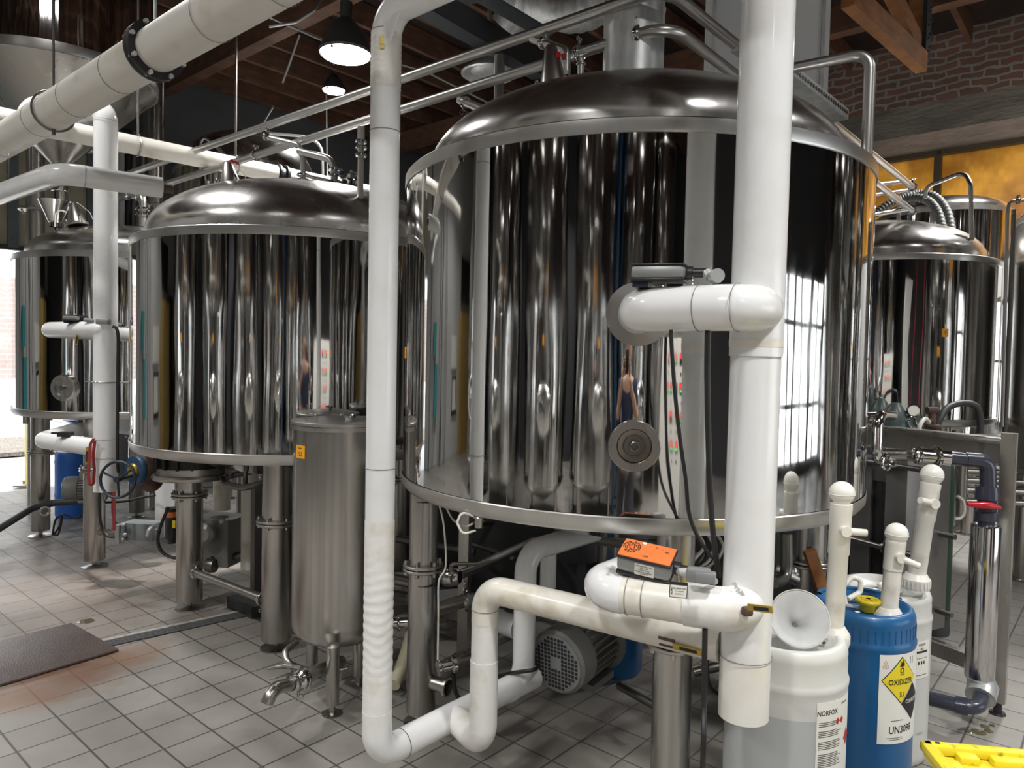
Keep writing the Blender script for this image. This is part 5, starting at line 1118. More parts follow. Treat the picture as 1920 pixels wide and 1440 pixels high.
# dark blue vessel/tub behind motor and pipes
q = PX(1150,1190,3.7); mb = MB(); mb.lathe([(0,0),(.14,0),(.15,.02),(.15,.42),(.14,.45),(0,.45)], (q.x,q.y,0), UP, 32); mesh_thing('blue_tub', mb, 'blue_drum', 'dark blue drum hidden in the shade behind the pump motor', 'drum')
# wiring tangle right of front leg
for i in range(9):
    x = 1308+i*6; cable([PX(x,1000,2.5+.05*i), PX(x+12-3*(i%3),1025,2.45+.05*i), PX(x-8+4*(i%4),1050,2.45+.04*i), PX(x-20+5*(i%2),1066,2.5)], .0045 if i % 3 else .006,
          'pale signal wire in the tangle behind the thick riser' if i % 3 == 0 else 'black signal wire in the tangle behind the thick riser', 'white_plastic' if i % 3 == 0 else 'black_rubber', 'signal_wire', 'wire', 6, 'pale wires behind the thick riser' if i % 3 == 0 else 'black wires behind the thick riser')
# ================================================================ ACTUATORS AND CABLES ON THE THICK RISER
def actuator(label, c, d, L_, Wd, H, topm, name='valve_actuator', tiltup=UP):
    d = Vector(d).normalized(); s_ = d.cross(tiltup).normalized(); u = s_.cross(d); R = Matrix((d, s_, u)).transposed(); c = Vector(c)
    t = thing(name, label, 'actuator', tuple(c-u*H*.5))
    mb = MB(); mb.box(c, (L_, Wd, H*.62), R=R, bev=.011); bd = mb.build('housing', 'cast_grey', t)
    mb = MB(); mb.box(c-u*H*.36, (L_*1.0, Wd*1.02, H*.16), R=R, bev=.003); mb.build('base_plate', 'black_plastic', t)
    mb = MB(); mb.box(c+u*H*.34, (L_*1.01, Wd*1.02, H*.10), R=R, bev=.003); mb.build('top_rim', 'black_plastic', t)
    if topm: mb = MB(); mb.box(c+u*H*.41, (L_*.97, Wd*.96, H*.07), R=R, bev=.0035); mb.build('top_cover', topm, t)
    mb = MB(); mb.box(c-u*H*.55-d*L_*.32, (L_*.3,Wd*.7,H*.3), R=R); mb.build('bracket', 'black_iron', t)
    mb = MB(); mb.cyl(c+d*L_*.48, c+d*L_*.62, .018, 14); mb.cyl(c+d*L_*.62, c+d*L_*.86, .013, 14); mb.build('gland', 'black_plastic', t)
    mb = MB(); mb.cyl(c+u*H*.42-d*L_*.1+s_*(-Wd*.3), c+u*H*.52-d*L_*.1+s_*(-Wd*.3), .006, 10); mb.build('cover_screw', 'white_plastic', t)
    return t, R, d, s_, u
ca_ = PX(1237,512,1.98); dU2 = (pr-pl).normalized()
ac1, R, d, s_, u = actuator('grey box actuator with black lid on the upper branch of the thick riser', ca_, Vector((dU2.x, dU2.y*.6, -.02)), .145, .075, .058, None)
e0 = ca_+d*.125; mb = MB(); mb.tube([e0, PX(1330,518,1.92)], .014, 0, 14); mb.sphere(PX(1343,518,1.91), .020, 16, 10, (1,1,1)); mb.cyl(PX(1342,518,1.91)+Vector((0,-.02,0)), PX(1342,518,1.91)+Vector((0,.02,0)), .0185, 20); mb.build('conduit_body', 'galvanised', ac1)
mb = MB(); 
for k in range(6): mb.sphere(PX(1298,512+7*k,1.94), .004, 6, 4)
mb.build('bead_chain', 'satin_steel', ac1)
cb = PX(1213,1052,1.98)
d2 = Vector((dL.x, dL.y, -.10))
ac2, R, d, s_, u = actuator('actuator with orange lid and black print on the lower branch of the thick riser', cb, d2, .150, .09, .072, 'orange', tiltup=Vector((0,-.35,1)))
fnf = plane_fn(cb-s_*0+s_*(.0)+(-s_ if s_.y > 0 else s_)*(.0455), d, u)
fs_ = -1 if s_.y > 0 else 1
o_ = cb+s_*fs_*.0458; fnl = (lambda x, y, z=0: o_+d*x+u*y+s_*fs_*z)
mb = MB(); slab(mb, fnl, -.022, .032, -.018, .017, .0006, 1); lb_ = mb.build('rating_label', 'paper', ac2)
mb = MB(); o2 = o_+s_*fs_*.0012
fn2 = lambda x, y, z=0: o2+d*x+u*y
for k, (sx, y) in enumerate((('ACTUATOR 2-10V', .011), ('IP54  24V', .005), ('TORQUE Nm', -.001), ('Made in Switzerland', -.007), ('95-240-01', -.012))): put_text(mb, sx, .0055, fn2, .004, y)
mb.build('label_print', 'ink', lb_)
mb = MB(); ot = cb+u*(.072*.445+.0006); fnt = lambda x, y, z=0: ot+d*x+s_*y*(-fs_)
put_text(mb, '150', .012, fnt, -.0, -.028); put_text(mb, '90', .012, fnt, .052, .012); put_text(mb, '0 . . 1', .010, fnt, .03, .024)
for r_ in (.009,.015,.021,.027):
    for k in range(16):
        if (k*7+int(r_*1000)) % 5 == 0: continue
        a0_, a1_ = 2*PI*k/16, 2*PI*(k+.8)/16; P_ = [fnt(-.045+math.cos(a)*rr*.85, .004+math.sin(a)*rr) for a, rr in ((a0_,r_-.0018),(a1_,r_-.0018),(a1_,r_+.0018),(a0_,r_+.0018))]; mb.add(P_, [(0,1,2,3)])
mb.build('cover_print', 'ink', ac2)
g1_ = PX(1275,1072,1.90); g2_ = PX(1295,1078,1.88); mb = MB(); mb.tube([cb+d*.12, g1_, g2_], .010, 0, 14); mb.build('grey_gland', 'label_grey', ac2)
mb = MB(); q = PX(1310,1078,1.86); mb.box(q, (.062,.035,.038), -.3, bev=.008); mb.box(PX(1322,1082,1.85), (.055,.03,.03), -.3, bev=.006); mb.tube([PX(1332,1084,1.86), PX(1340,1090,1.88)], .010, 0, 10); mb.build('conduit_body', 'cast_grey', ac2)
tg = thing('hang_tag', 'white card tag with black border hanging from the lower actuator by a bead chain', 'tag', tuple(PX(1272,1120,1.80)))
qt = PX(1272,1106,1.80); fn = lambda x, y, z=0: qt+Vector((1,-.15,-.03)).normalized()*x+Vector((.03,0,1)).normalized()*y+Vector((-.15,-1,0)).normalized()*z
mb = MB(); slab(mb, fn, -.0225, .0225, -.020, .020, .0012, 1); mb.build('card', 'ink', tg)
mb = MB(); slab(mb, lambda x,y,z=0: fn(x,y,z+.0013), -.0205, .0205, -.018, .012, .0004, 1); mb.build('card_face', 'paper', tg)
mb = MB(); fq = lambda x, y, z=0: fn(x, y, .0022); put_text(mb, 'BLUEHF-HW', .0058, fq, .003, .004); put_text(mb, '+ .-14-0W', .005, fq, .003, -.003); put_text(mb, '21127C11', .005, fq, .003, -.010)
fr_ = lambda x, y, z=0: fn(-y, x, .0022); put_text(mb, 'BELIMO', .0058, fr_, -.003, .0165); mb.build('card_print', 'ink', tg)
mb = MB()
for k in range(9): mb.sphere(PX(1273-.2*k,1094-3.6*k,1.81+.004*k), .0028, 6, 4)
mb.build('bead_chain', 'satin_steel', tg)
ac3, R, d, s_, u = actuator('grey box actuator on the upper branch of the left white riser', PX(139,596,4.7), (1,-.2,-.03), .115, .08, .05, None)
mb = MB(); mb.tube([PX(160,600,4.6), PX(180,602,4.55)], .014, 0, 10); mb.box(PX(194,603,4.5), (.085,.04,.035), -.15, bev=.008); mb.build('conduit_body', 'cast_grey', ac3)
cable([PX(1258,618,1.92), PX(1260,660,1.92), PX(1266,740,1.92), PX(1276,830,1.93), PX(1286,900,1.96), PX(1292,962,2.0), PX(1310,1010,2.1), PX(1335,1045,2.15)], .0056, 'thin black cable hanging from the upper branch across the front of the largest tank')
cable([PX(1327,612,1.90), PX(1326,700,1.90), PX(1328,820,1.91), PX(1332,930,1.92), PX(1338,1010,1.95), PX(1345,1060,2.0), PX(1348,1080,2.02)], .0080, 'thick black cable hanging from the upper branch close beside the thick riser')
cable([PX(1322,1180,1.86), PX(1321,1240,1.86), PX(1320,1320,1.86), PX(1319,1400,1.82), PX(1316,1480,1.9)], .0075, 'black cable dropping from the lower branch to the floor beside the front drum')
cable([PX(1326,1225,2.3), PX(1328,1280,2.3), PX(1345,1300,2.35), PX(1365,1300,2.4)], .007, 'black cable curling behind the hanging sleeve of the thick riser')

# ================================================================ CHEMICAL DRUMS
def drum(label, c, R_, H, m, level=None):
    c = Vector((c[0], c[1], 0)); t = thing('chemical_drum', label, 'drum', tuple(c))
    pr = [(0,0),(R_*.93,0),(R_*.985,.015),(R_,.04),(R_,H*.80),(R_*1.0,H*.825),(R_*1.012,H*.838),(R_*1.016,H*.85),(R_*1.0,H*.862),(R_*.985,H*.872),(R_*.985,H*.92),(R_*.978,H*.935),(R_*.985,H*.95),(R_*.98,H*.965),(R_*.94,H*.99),(R_*.88,H*.998),(R_*.80,H*.992),(R_*.74,H*.972),(0,H*.965)]
    mb = MB(); mb.lathe(pr, c, UP, 72); b = mb.build('body', m, t, sharp=60)
    return t, c
def pump(label, base, top, r, m='pump_white', spout=1, spd=(1,0,0), second=None):
    base = Vector(base); top = Vector(top); ax = (top-base).normalized(); L_ = (top-base).length
    t = thing('hand_pump', label, 'pump', tuple(base))
    mb = MB(); mb.lathe([(0,-.01),(r*1.55,-.01),(r*1.6,.0),(r*1.6,.03),(r*1.45,.036),(r*1.15,.05),(0,.05)], base, UP.lerp(ax,.4), 28)
    for k in range(22): a = 2*PI*k/22; mb.box(base+Vector((math.cos(a)*r*1.6, math.sin(a)*r*1.6, .013)), (.004,.004,.026), a)
    mb.build('cap', m, t)
    Lr = L_-r*1.4
    mb = MB(); mb.lathe([(r*.98,.02),(r*.98,Lr*.60),(r*1.08,Lr*.61),(r*1.10,Lr*.90),(r*1.12,Lr*.905),(r*1.12,Lr*.95),(r*.85,Lr*.955),(r*.80,Lr*1.02),(0,Lr*1.02)], base, ax, 32); mb.build('barrel', m, t)
    mb = MB(); mb.sphere(top-ax*r*1.05, r*1.28, 28, 18, (1,1,.98)); mb.torus(top-ax*r*1.15, ax, r*1.28, .0012, 32, 6); mb.build('ball_grip', 'white_plastic', t)
    d = Vector(spd).normalized(); sp_ = base+ax*(Lr*.78); f = Vector((0,-1,0)); q = sp_+f*r*1.5
    mb = MB(); mb.cyl(sp_, q+f*.004, r*.55, 20); mb.cyl(q-f*r*.4, q-f*r*.4+d*r*2.2, r*.38, 18); mb.build('spout', m, t)
    return t
# front drum
pN = PX(1471,1300,2.22); RN = .179; HN = 1.6-(1188-683)*2.22/1350
tN, cN = drum('cloudy white chemical drum at the front with liquid visible inside and a funnel on top', pN, RN, HN, 'translucent')
print('drum H', HN)
fnd = cyl_fn((cN.x,cN.y,0), RN, 0, .0)
mb = MB(); mb.lathe([(RN*1.0005,.04),(RN*1.0005,PX(1450,1350,2.05).z)], cN, UP, 72); lv = mb.build('liquid', 'liquid_level', tN); lv['label'] = 'greyer lower band where liquid shows through'
mb = MB(); mb.tube([cN+Vector((.11,.02,HN-.03)), cN+Vector((.13,.03,HN+.02)), cN+Vector((.17,.09,HN+.02)), cN+Vector((.155,.11,HN-.03))], .014, .02, 12); mb.build('grip', 'translucent', tN)
h = cyl_hit((cN.x,cN.y), RN, 1557, 1370); ang = ang_to(cN, h); zc_ = PX(1550,1388,h.y).z
fl_ = cyl_fn((cN.x,cN.y,zc_), RN, ang, .001)
mb = MB(); slab(mb, fl_, -.05, .10, -.115, .115, .0008, 12); lb_ = mb.build('product_label', 'paper', tN)
mb = MB(); fq = cyl_fn((cN.x,cN.y,zc_), RN, ang, .0022); put_text(mb, 'NORFOX', .021, fq, -.012, .083, .85)
put_text(mb, 'SOPHURIC', .008, fq, .062, .100, .9)
put_text(mb, 'UN178', .018, fq, .02, -.100)
for k in range(26):
    y = .055-.0052*k; 
    if k in (3,4,9,10,16,17): continue
    x1 = .035+.01*math.sin(k*2.3); slab(mb, fq, -.043, x1, y, y+.0016, .0002, 4)
mb.build('label_print', 'ink', lb_)
mb = MB(); 
for j, yy in enumerate((.055,.055)):
    x0 = .028+.02*j; P_ = [fq(x0+dx, .052+dy) for dx, dy in ((0,.011),(.009,0),(0,-.011),(-.009,0))]; mb.add(P_, [(0,1,2,3)])
P_ = [fq(.085+dx, -.01+dy) for dx, dy in ((0,.028),(.022,0),(0,-.028),(-.022,0))]; mb.add(P_, [(0,1,2,3)])
mb.build('hazard_marks', 'red_ink', lb_)
pump('white hand pump stuck in the front cloudy drum, tallest round knob nearest the riser', PX(1562,1203,2.24), PX(1580,906,2.24), .0295, spd=(1,-.1,-.05))
# funnel
fc_ = PX(1499,1160,2.12); fa = Vector((-.25,-1,.55)).normalized()
mb = MB(); Rf = .083; mb.lathe([(Rf*1.03,.0),(Rf*1.03,.004),(Rf,.006),(Rf*.97,0),(Rf*.55,-.055),(Rf*.12,-.105),(.007,-.11),(.006,-.17),(.009,-.17),(.010,-.108),(Rf*.14,-.10),(Rf*.58,-.05),(Rf*.98,.004)], fc_, fa, 48); mesh_thing('plastic_funnel', mb, 'funnel_plastic', 'milky plastic funnel lying on its side on top of the front drum', 'funnel')
mb = MB(); q = PX(1548,1206,2.15); mb.cyl(q, q+Vector((-.03,.02,.03)), .009, 12); mesh_thing('bung_wrench', mb, 'dark_steel', 'small grey metal peg lying beside the funnel on the front drum', 'tool')
# blue drum
pB = PX(1612,1300,2.60); RB = .174; HB = 1.6-(1130-685)*2.6/1350
tB, cB = drum('blue chemical drum with yellow oxidizer label and yellow bung, middle of the three drums', pB, RB, HB, 'blue_drum')
mb = MB(); mb.lathe([(RB*.80,HB-.03),(RB*.82,HB+.004),(RB*.90,HB+.006),(RB*.96,HB-.006)], cB, UP, 64, a0=.2, a1=2.6); mb.build('top_rim', 'blue_drum', tB)
mb = MB()
for k in range(46): a = 2*PI*k/46; mb.box(cB+Vector((math.cos(a)*RB*.985, math.sin(a)*RB*.985, HB*.905)), (.003,.005,.045), a)
mb.build('ribs', 'blue_drum', tB)
q = PX(1627,1146,2.55); q.z = HB-.015; mb = MB(); mb.lathe([(0,-.005),(.022,-.005),(.028,.022),(.040,.026),(.042,.034),(.038,.040),(.028,.040),(.024,.032),(0,.032)], q, UP, 36)
for k in range(3): mb.box(q+UP*.037, (.05,.012,.008), k*PI/3)
bg = mb.build('bung', 'yellow', tB); bg['label'] = 'yellow screw bung'
q = PX(1600,1140,2.62); q.z = HB-.02; mb = MB(); mb.tube([q+Vector((-.03,0,0)), q+Vector((-.04,.01,.06)), q+Vector((.0,.02,.095)), q+Vector((.035,.02,.085)), q+Vector((.03,.015,.04)), q+Vector((-.02,0,.02))], .010, .018, 12)
mb.lathe([(.045,0),(.055,.004),(.055,.012),(.045,.012)], q, UP, 28); mb.build('handle_ring', 'white_plastic', tB)
h = cyl_hit((cB.x,cB.y), RB, 1672, 1300); ang = ang_to(cB, h); zc_ = PX(1675,1312,h.y).z
fl_ = cyl_fn((cB.x,cB.y,zc_), RB, ang, .001); hh_ = .155
mb = MB(); slab(mb, fl_, -.046, .20, -hh_, hh_, .0008, 14); lb_ = mb.build('hazard_label', 'paper', tB)
fq = cyl_fn((cB.x,cB.y,zc_), RB, ang, .0022); fq2 = cyl_fn((cB.x,cB.y,zc_), RB, ang, .0032); fq3 = cyl_fn((cB.x,cB.y,zc_), RB, ang, .0042)
def diamond(m, cx, cy, s, fn, n=8, sxk=.92):
    mb = MB(); vs = []; fs = []
    for i in range(-n, n+1):
        x = s*i/n; hgt = s-abs(x); vs += [fn(cx+x*sxk, cy-hgt), fn(cx+x*sxk, cy+hgt)]
    for i in range(2*n): fs.append((2*i, 2*i+2, 2*i+3, 2*i+1))
    mb.add(vs, fs); return mb
dk = diamond('ink', .036, .066, .082, fq); o1 = dk.build('diamond_border', 'ink', lb_)
diamond('y', .036, .066, .078, fq2).build('oxidizer_diamond', 'hazard_yellow', lb_)
mb = MB(); put_text(mb, 'OXIDIZER', .0265, fq3, .036, .060, .86); put_text(mb, '5.1', .024, fq3, .040, .016, .8)
mb.add([fq3(.036+math.cos(a)*.0085, .100+math.sin(a)*.010) for a in [k*PI/8 for k in range(16)]]+[fq3(.036+math.cos(a)*.0055, .100+math.sin(a)*.0068) for a in [k*PI/8 for k in range(16)]], [(i,(i+1)%16,16+(i+1)%16,16+i) for i in range(16)])
fl__ = [(-.006,.110),(-.0075,.118),(-.004,.124),(-.0045,.132),(.0,.126),(.002,.140),(.005,.130),(.0075,.122),(.006,.112),(.0025,.116),(.0,.111),(-.003,.116)]
mb.add([fq3(.036+x*1.3, y) for x, y in fl__], [tuple(range(len(fl__)))]); slab(mb, fq3, .026, .046, .085, .087, .0002, 1); mb.build('oxidizer_print', 'ink', lb_)
diamond('k', .098, -.018, .066, fq).build('corrosive_border', 'ink', lb_)
mb = MB(); put_text(mb, 'CORROSIVE', .019, fq2, .098, -.014, .78); mb.build('corrosive_print', 'paper', lb_)
mb = MB(); put_text(mb, 'UN3098', .037, fq, .044, -.108, .8); put_text(mb, '11', .034, fq, .085, .128, .8)
slab(mb, fq, .0, .05, -.075, -.0735, .0002, 3); slab(mb, fq, -.015, .05, -.135, -.1335, .0002, 3); slab(mb, fq, -.005, .05, -.141, -.1395, .0002, 3); slab(mb, fq, .032, .06, .030, .034, .0002, 3); slab(mb, fq, .035, .06, .042, .0435, .0002, 3); mb.build('label_print', 'ink', lb_)
mb = MB()
for (x, y) in ((-.026,.128),(-.020,.114),(-.031,.114)): 
    for k in range(4):
        a0_, a1_ = k*PI/2, (k+1)*PI/2; mb.add([fq(x+math.cos(a0_)*.0055, y+math.sin(a0_)*.0085), fq(x+math.cos(a1_)*.0055, y+math.sin(a1_)*.0085), fq(x+math.cos(a1_)*.0042, y+math.sin(a1_)*.0068), fq(x+math.cos(a0_)*.0042, y+math.sin(a0_)*.0068)], [(0,1,2,3)])
mb.build('red_pictograms', 'red_ink', lb_)
mb = MB()
for (x, y, w_) in ((1607,1159,.016),(1573,1152,.022)): q = PX(x,y,2.5); q.z = HB*.99; mb.box(q+Vector((0,0,.001)), (w_,.012,.001), .3)
mb.build('paper_scraps', 'paper', tB)
pump('white hand pump in the blue drum with a side spout, shortest of the three', PX(1664,1164,2.53), PX(1683,984,2.53), .030, spd=(.9,-.5,-.35))
# rear drum
pR = PX(1652,1240,2.98); RR = .178; HR = 1.6-(1098-686)*2.98/1350
tR, cR = drum('cloudy white chemical drum behind the blue one', pR, RR, HR, 'translucent')
mb = MB(); mb.torus(cR+Vector((-.07,-.02,HR-.01)), UP, .03, .006, 28, 8); mb.torus(cR+Vector((.0,-.05,HR+.0)), Vector((.1,-.1,1)), .042, .008, 28, 8); mb.build('bung_ring', 'white_plastic', tR)
h = cyl_hit((cR.x,cR.y), RR, 1722, 1238); ang = ang_to(cR, h); zc_ = PX(1728,1238,h.y).z
mb = MB(); slab(mb, cyl_fn((cR.x,cR.y,zc_), RR, ang, .001), -.016, .07, -.075, .075, .0008, 8); lb_ = mb.build('product_label', 'paper', tR)
fq = cyl_fn((cR.x,cR.y,zc_), RR, ang, .0024); mb = MB(); slab(mb, fq, -.012, .05, .028, .036, .0002, 5); put_text(mb, 'HYDRITE', .012, fq, .016, .06, .8); put_text(mb, 'BASE', .010, fq, .016, .044, .8)
for x in (.0,.016,.03): mb.add([fq(x+math.cos(k*PI/4)*.004, -.012+math.sin(k*PI/4)*.008) for k in range(8)], [tuple(range(8))])
slab(mb, fq, -.012, .05, -.062, -.060, .0002, 5); slab(mb, fq, -.012, .05, .006, .007, .0002, 5); slab(mb, fq, -.014,-.0125,-.065,.07,.0002,1); mb.build('label_print', 'ink', lb_)
mb = MB(); zz_ = PX(1728,1378,h.y).z; put_text(mb, '1176 4X', .018, cyl_fn((cR.x,cR.y,zz_), RR, ang, .001), .02, 0, .7); mb.build('mould_mark', 'label_grey', tR)
pump('leaning white hand pump in the rear drum with the highest round knob', PX(1716,1098,2.85), PX(1750,874,2.85), .0335, spd=(-.8,-.3,.2))
# yellow tote
yt = thing('yellow_tote', 'yellow plastic tote lid with ribbed top at the lower right corner', 'tote', tuple(PZ(1830,1440,.5)))
zt_ = .62; q0 = PZ(1722,1384,zt_); ux = (PZ(1925,1402,zt_)-q0); ux.z = 0; ux = ux.normalized(); uy = Vector((ux.y,-ux.x,0))
fn = lambda x, y, z=0: q0+ux*x+uy*y+UP*z
W_, D_ = .62, .46
Rm = Matrix((ux, uy, Vector((0,0,1)))).transposed()
if Rm.determinant() < 0: Rm = Matrix((ux, -uy, UP)).transposed()
mb = MB()
e_ = .034
for (cx_, cy_, w_, d_) in ((W_/2, e_/2, W_, e_), (W_/2, D_-e_/2, W_, e_), (e_/2, D_/2, e_, D_), (W_-e_/2, D_/2, e_, D_)): mb.box(fn(cx_, cy_, -.014), (w_, d_, .028), R=Rm, bev=.010)
mb.box(fn(W_/2, D_/2, -.034), (W_-.02,D_-.02,.012), R=Rm)
for (x0, w_) in ((.075,.05),(.155,.10),(.29,.13),(.46,.10)): mb.box(fn(x0+w_/2, e_+.014, -.020), (w_, .034, .022), R=Rm, bev=.006)
for (y0, w_) in ((.075,.06),(.17,.09),(.30,.08)): mb.box(fn(e_+.014, y0+w_/2, -.020), (.034, w_, .022), R=Rm, bev=.006)
for (x0, y0, x1, y1) in ((.09,.10,.16,.14),(.16,.14,.24,.095),(.24,.095,.30,.13),(.30,.13,.42,.095),(.16,.14,.17,.22),(.17,.22,.26,.26),(.26,.26,.32,.20),(.32,.20,.30,.13),(.17,.22,.09,.27),(.42,.095,.50,.15),(.32,.20,.44,.24)):
    a_ = fn(x0,y0,-.026); b_ = fn(x1,y1,-.026); dd_ = (b_-a_).normalized(); mb.box((a_+b_)/2, ((b_-a_).length,.006,.006), math.atan2(dd_.y,dd_.x))
mb.build('lid', 'lid_yellow', yt)
mb = MB(); mb.box(fn(.040,.017,.0005), (.011,.008,.002), R=Rm); mb.build('lock_slot', 'black_plastic', yt)
vs = [fn(.03,.03,-.04), fn(W_-.03,.03,-.04), fn(W_-.03,D_-.03,-.04), fn(.03,D_-.03,-.04), fn(.07,.07,-zt_+.01), fn(W_-.07,.07,-zt_+.01), fn(W_-.07,D_-.07,-zt_+.01), fn(.07,D_-.07,-zt_+.01)]
mb = MB(); mb.add(vs, [(0,1,2,3),(7,6,5,4),(0,4,5,1),(1,5,6,2),(2,6,7,3),(3,7,4,0)]); mb.build('tub', 'dark_grey', yt)

# ================================================================ PLATE HEAT EXCHANGER FRAME
hx_ = thing('plate_heat_exchanger', 'stainless plate heat exchanger frame with black plate pack behind the drums', 'heat exchanger', tuple(PZ(1868,1340,0)))
pf = PZ(1870,1338,0); zt_ = PX(1890,812,pf.y).z; dX = -AX
mb = MB(); mb.box((pf.x,pf.y,(zt_+.06)/2), (.06,.06,zt_-.06), ROT); mb.build('post', 'satin_steel', hx_)
mb = MB(); mb.cyl((pf.x,pf.y,.0), (pf.x,pf.y,.07), .018, 12); mb.lathe([(0,0),(.035,0),(.03,.01),(0,.012)], pf, UP, 20); mb.build('levelling_foot', 'black_plastic', hx_)
p = pf; far = PX(1628,800,3.95); dX = Vector((far.x-pf.x, far.y-pf.y, 0)).normalized(); Lb = 1.0; th = math.atan2(dX.y, dX.x)
perp = Vector((-dX.y, dX.x, 0)); perp = perp if perp.y < 0 else -perp
zb_ = zt_-.05
mb = MB(); c = Vector((pf.x,pf.y,zb_))+dX*(Lb/2+.02); mb.box(c+UP*.010, (Lb,.07,.030), th, bev=.004); mb.box(c-UP*.045, (Lb,.02,.09), th); mb.box(c-UP*.095, (Lb,.075,.014), th, bev=.003); mb.build('top_beam', 'satin_steel', hx_)
zl_ = PX(1800,1240,3.4).z; mb = MB(); c = Vector((pf.x,pf.y,zl_))+dX*(Lb/2+.02); mb.box(c, (Lb,.05,.07), th); mb.build('bottom_rail', 'satin_steel', hx_)
def along(px, s_=0): # position along beam at a pixel column
    best = min(range(0,200), key=lambda k: abs((lambda v: 960+F*v.dot(rgt)/v.dot(fwd))(Vector((pf.x,pf.y,.9))+dX*k*.006-CAM)-px)); return best*.006
def upright(px0, px1, z0, z1, w, m, name, off=0):
    s0, s1 = along(px0), along(px1); c = Vector((pf.x,pf.y,(z0+z1)/2))+dX*(s0+s1)/2+perp*off; mb = MB(); mb.box(c, (abs(s1-s0),w,z1-z0), th, bev=.004); return mb.build(name, m, hx_)
zp0, zp1 = .25, zb_-.12
upright(1742,1700, zp0, zp1, .34, 'dull_steel', 'pressure_plate')
upright(1700,1672, zp0, zp1-.02, .30, 'plate_black', 'plate_pack'); upright(1672,1636, zp0, zp1-.03, .33, 'dull_steel', 'divider_plate'); upright(1701,1671, zp1-.13, zp1-.015, .31, 'plate_edge', 'plate_edges')
upright(1636,1560, zp0, zp1-.04, .30, 'plate_black', 'plate_pack')
for (px, py) in ((1800,886),(1820,1026),(1796,1052),(1815,1181),(1790,1213)):
    off = .19 if py in (886,1052,1213) else -.10
    s0 = along(1700); z = PX(px,py,3.4).z; mb = MB()
    base_ = Vector((pf.x,pf.y,z))+dX*s0+perp*off
    mb.cyl(base_+dX*.5, base_-dX*.20, .0145, 14); mb.cyl(base_-dX*.035, base_-dX*.075, .020, 6); mb.cyl(base_-dX*.018, base_-dX*.03, .030, 20); mb.build('threaded_rod', 'dark_steel', hx_)
h = Vector((pf.x,pf.y,PX(1893,864,pf.y).z)); mb = MB(); mb.box(h+perp*.031+Vector((.012,0,0)), (.034,.002,.046), th); s__ = mb.build('number_sticker', 'tag_orange', hx_)
# inlet fittings + navy pvc
fp = thing('dark_pvc_pipework', 'dark navy plastic elbow and union run with a red handled valve beside the steel frame', 'pipework', tuple(PX(1855,960,3.25)))
Yp = 3.2; q = [PX(1738,855,Yp), PX(1790,860,Yp), PX(1858,866,Yp), PX(1855,912,Yp)]
mb = MB(); mb.tube([PX(1715,853,Yp+.05), PX(1782,859,Yp)], .036, 0, 24); mb.torus(PX(1756,856,Yp), (1,0,0), .04, .009, 24, 8); mb.torus(PX(1720,853,Yp), (1,0,0), .034, .008, 24, 8); mb.build('steel_inlet', 'polished_steel', fp)
mb = MB(); mb.tube([PX(1778,858,Yp), PX(1812,862,Yp)], .031, 0, 20); mb.tube([PX(1808,861,Yp), PX(1852,864,Yp), PX(1853,915,Yp)], .033, .05, 24); mb.build('elbow', 'navy_pvc', fp)
zv = [PX(1850,y,Yp).z for y in (900,912,925,938,958,975,990)]
xv = PX(1851,930,Yp)
mb = MB(); mb.lathe([(.030,zv[0]),(.032,zv[1]),(.044,zv[1]-.002),(.050,zv[2]),(.050,zv[3]+.005),(.038,zv[3]),(.038,zv[4]),(.048,zv[4]-.004),(.048,zv[5]),(.034,zv[5]-.002),(.032,zv[6]-.03)], (xv.x,xv.y,0), UP, 12, caps=True); mb.build('union_valve', 'navy_pvc', fp)
mb = MB(); q = PX(1845,947,Yp-.05); mb.tube([q-Vector((.075,0,-.004)), q-Vector((.03,0,0)), q, q+Vector((.035,0,-.004)), q+Vector((.072,0,-.010))], [.008,.015,.017,.015,.008], 0, 14); rh = mb.build('red_handle', 'red', fp); rh['label'] = 'red two-ended handle'
mb = MB(); zc1, zc2 = PX(1850,985,Yp).z, PX(1842,1272,Yp).z; mb.lathe([(.034,zc1-.01),(.058,zc1),(.060,zc1-.006),(.060,zc2+.01),(.056,zc2)], (xv.x,xv.y,0), UP, 40, caps=True); jk = mb.build('foil_jacket', 'polished_steel', fp); jk['label'] = 'shiny foil-jacketed vertical length'
jb_ = PX(1830,1300,Yp); mb = MB(); mb.tube([Vector((xv.x,xv.y,zc2+.012)), PX(1843,1288,Yp-.01), PX(1838,1308,Yp-.05)], [.052,.062,.060], 0, 28); mb.build('foil_elbow', 'galvanised', fp)
mb = MB(); mb.tube([PX(1842,1300,Yp-.03), PX(1834,1328,Yp-.13), PX(1795,1322,Yp-.10), PX(1735,1308,Yp+.0), PX(1700,1302,Yp+.1)], .031, .055, 22); mb.tube([PX(1815,1325,Yp-.12), PX(1792,1321,Yp-.095)], .0355, 0, 22); mb.build('lower_run', 'navy_pvc', fp)
# polished elbow with clamp left of the beam
pe = thing('looped_elbow_pipe', 'bright steel pipe elbow curling over the beam at the right side of the largest tank', 'pipe', tuple(PX(1650,850,3.3)))
mb = MB(); Ye = 3.25; mb.tube([PX(1672,779,Ye+.15), PX(1646,778,Ye), PX(1643,862,Ye), PX(1672,868,Ye+.1)], .024, .06, 22); mb.build('tube', 'polished_steel', pe)
mb = MB(); mb.cyl(PX(1672,779,Ye+.15), PX(1625,781,Ye+.1), .022, 18); mb.torus(PX(1662,866,Ye), (.5,-.8,0), .034, .009, 28, 8); mb.cyl(PX(1680,872,Ye-.02), PX(1672,870,Ye), .008, 8); mb.build('coupling', 'polished_steel', pe)
mb = MB(); mb.tube([PX(1655,852,3.5), PX(1700,853,3.45)], .030, 0, 20); mb.build('cross_tube', 'satin_steel', pe)
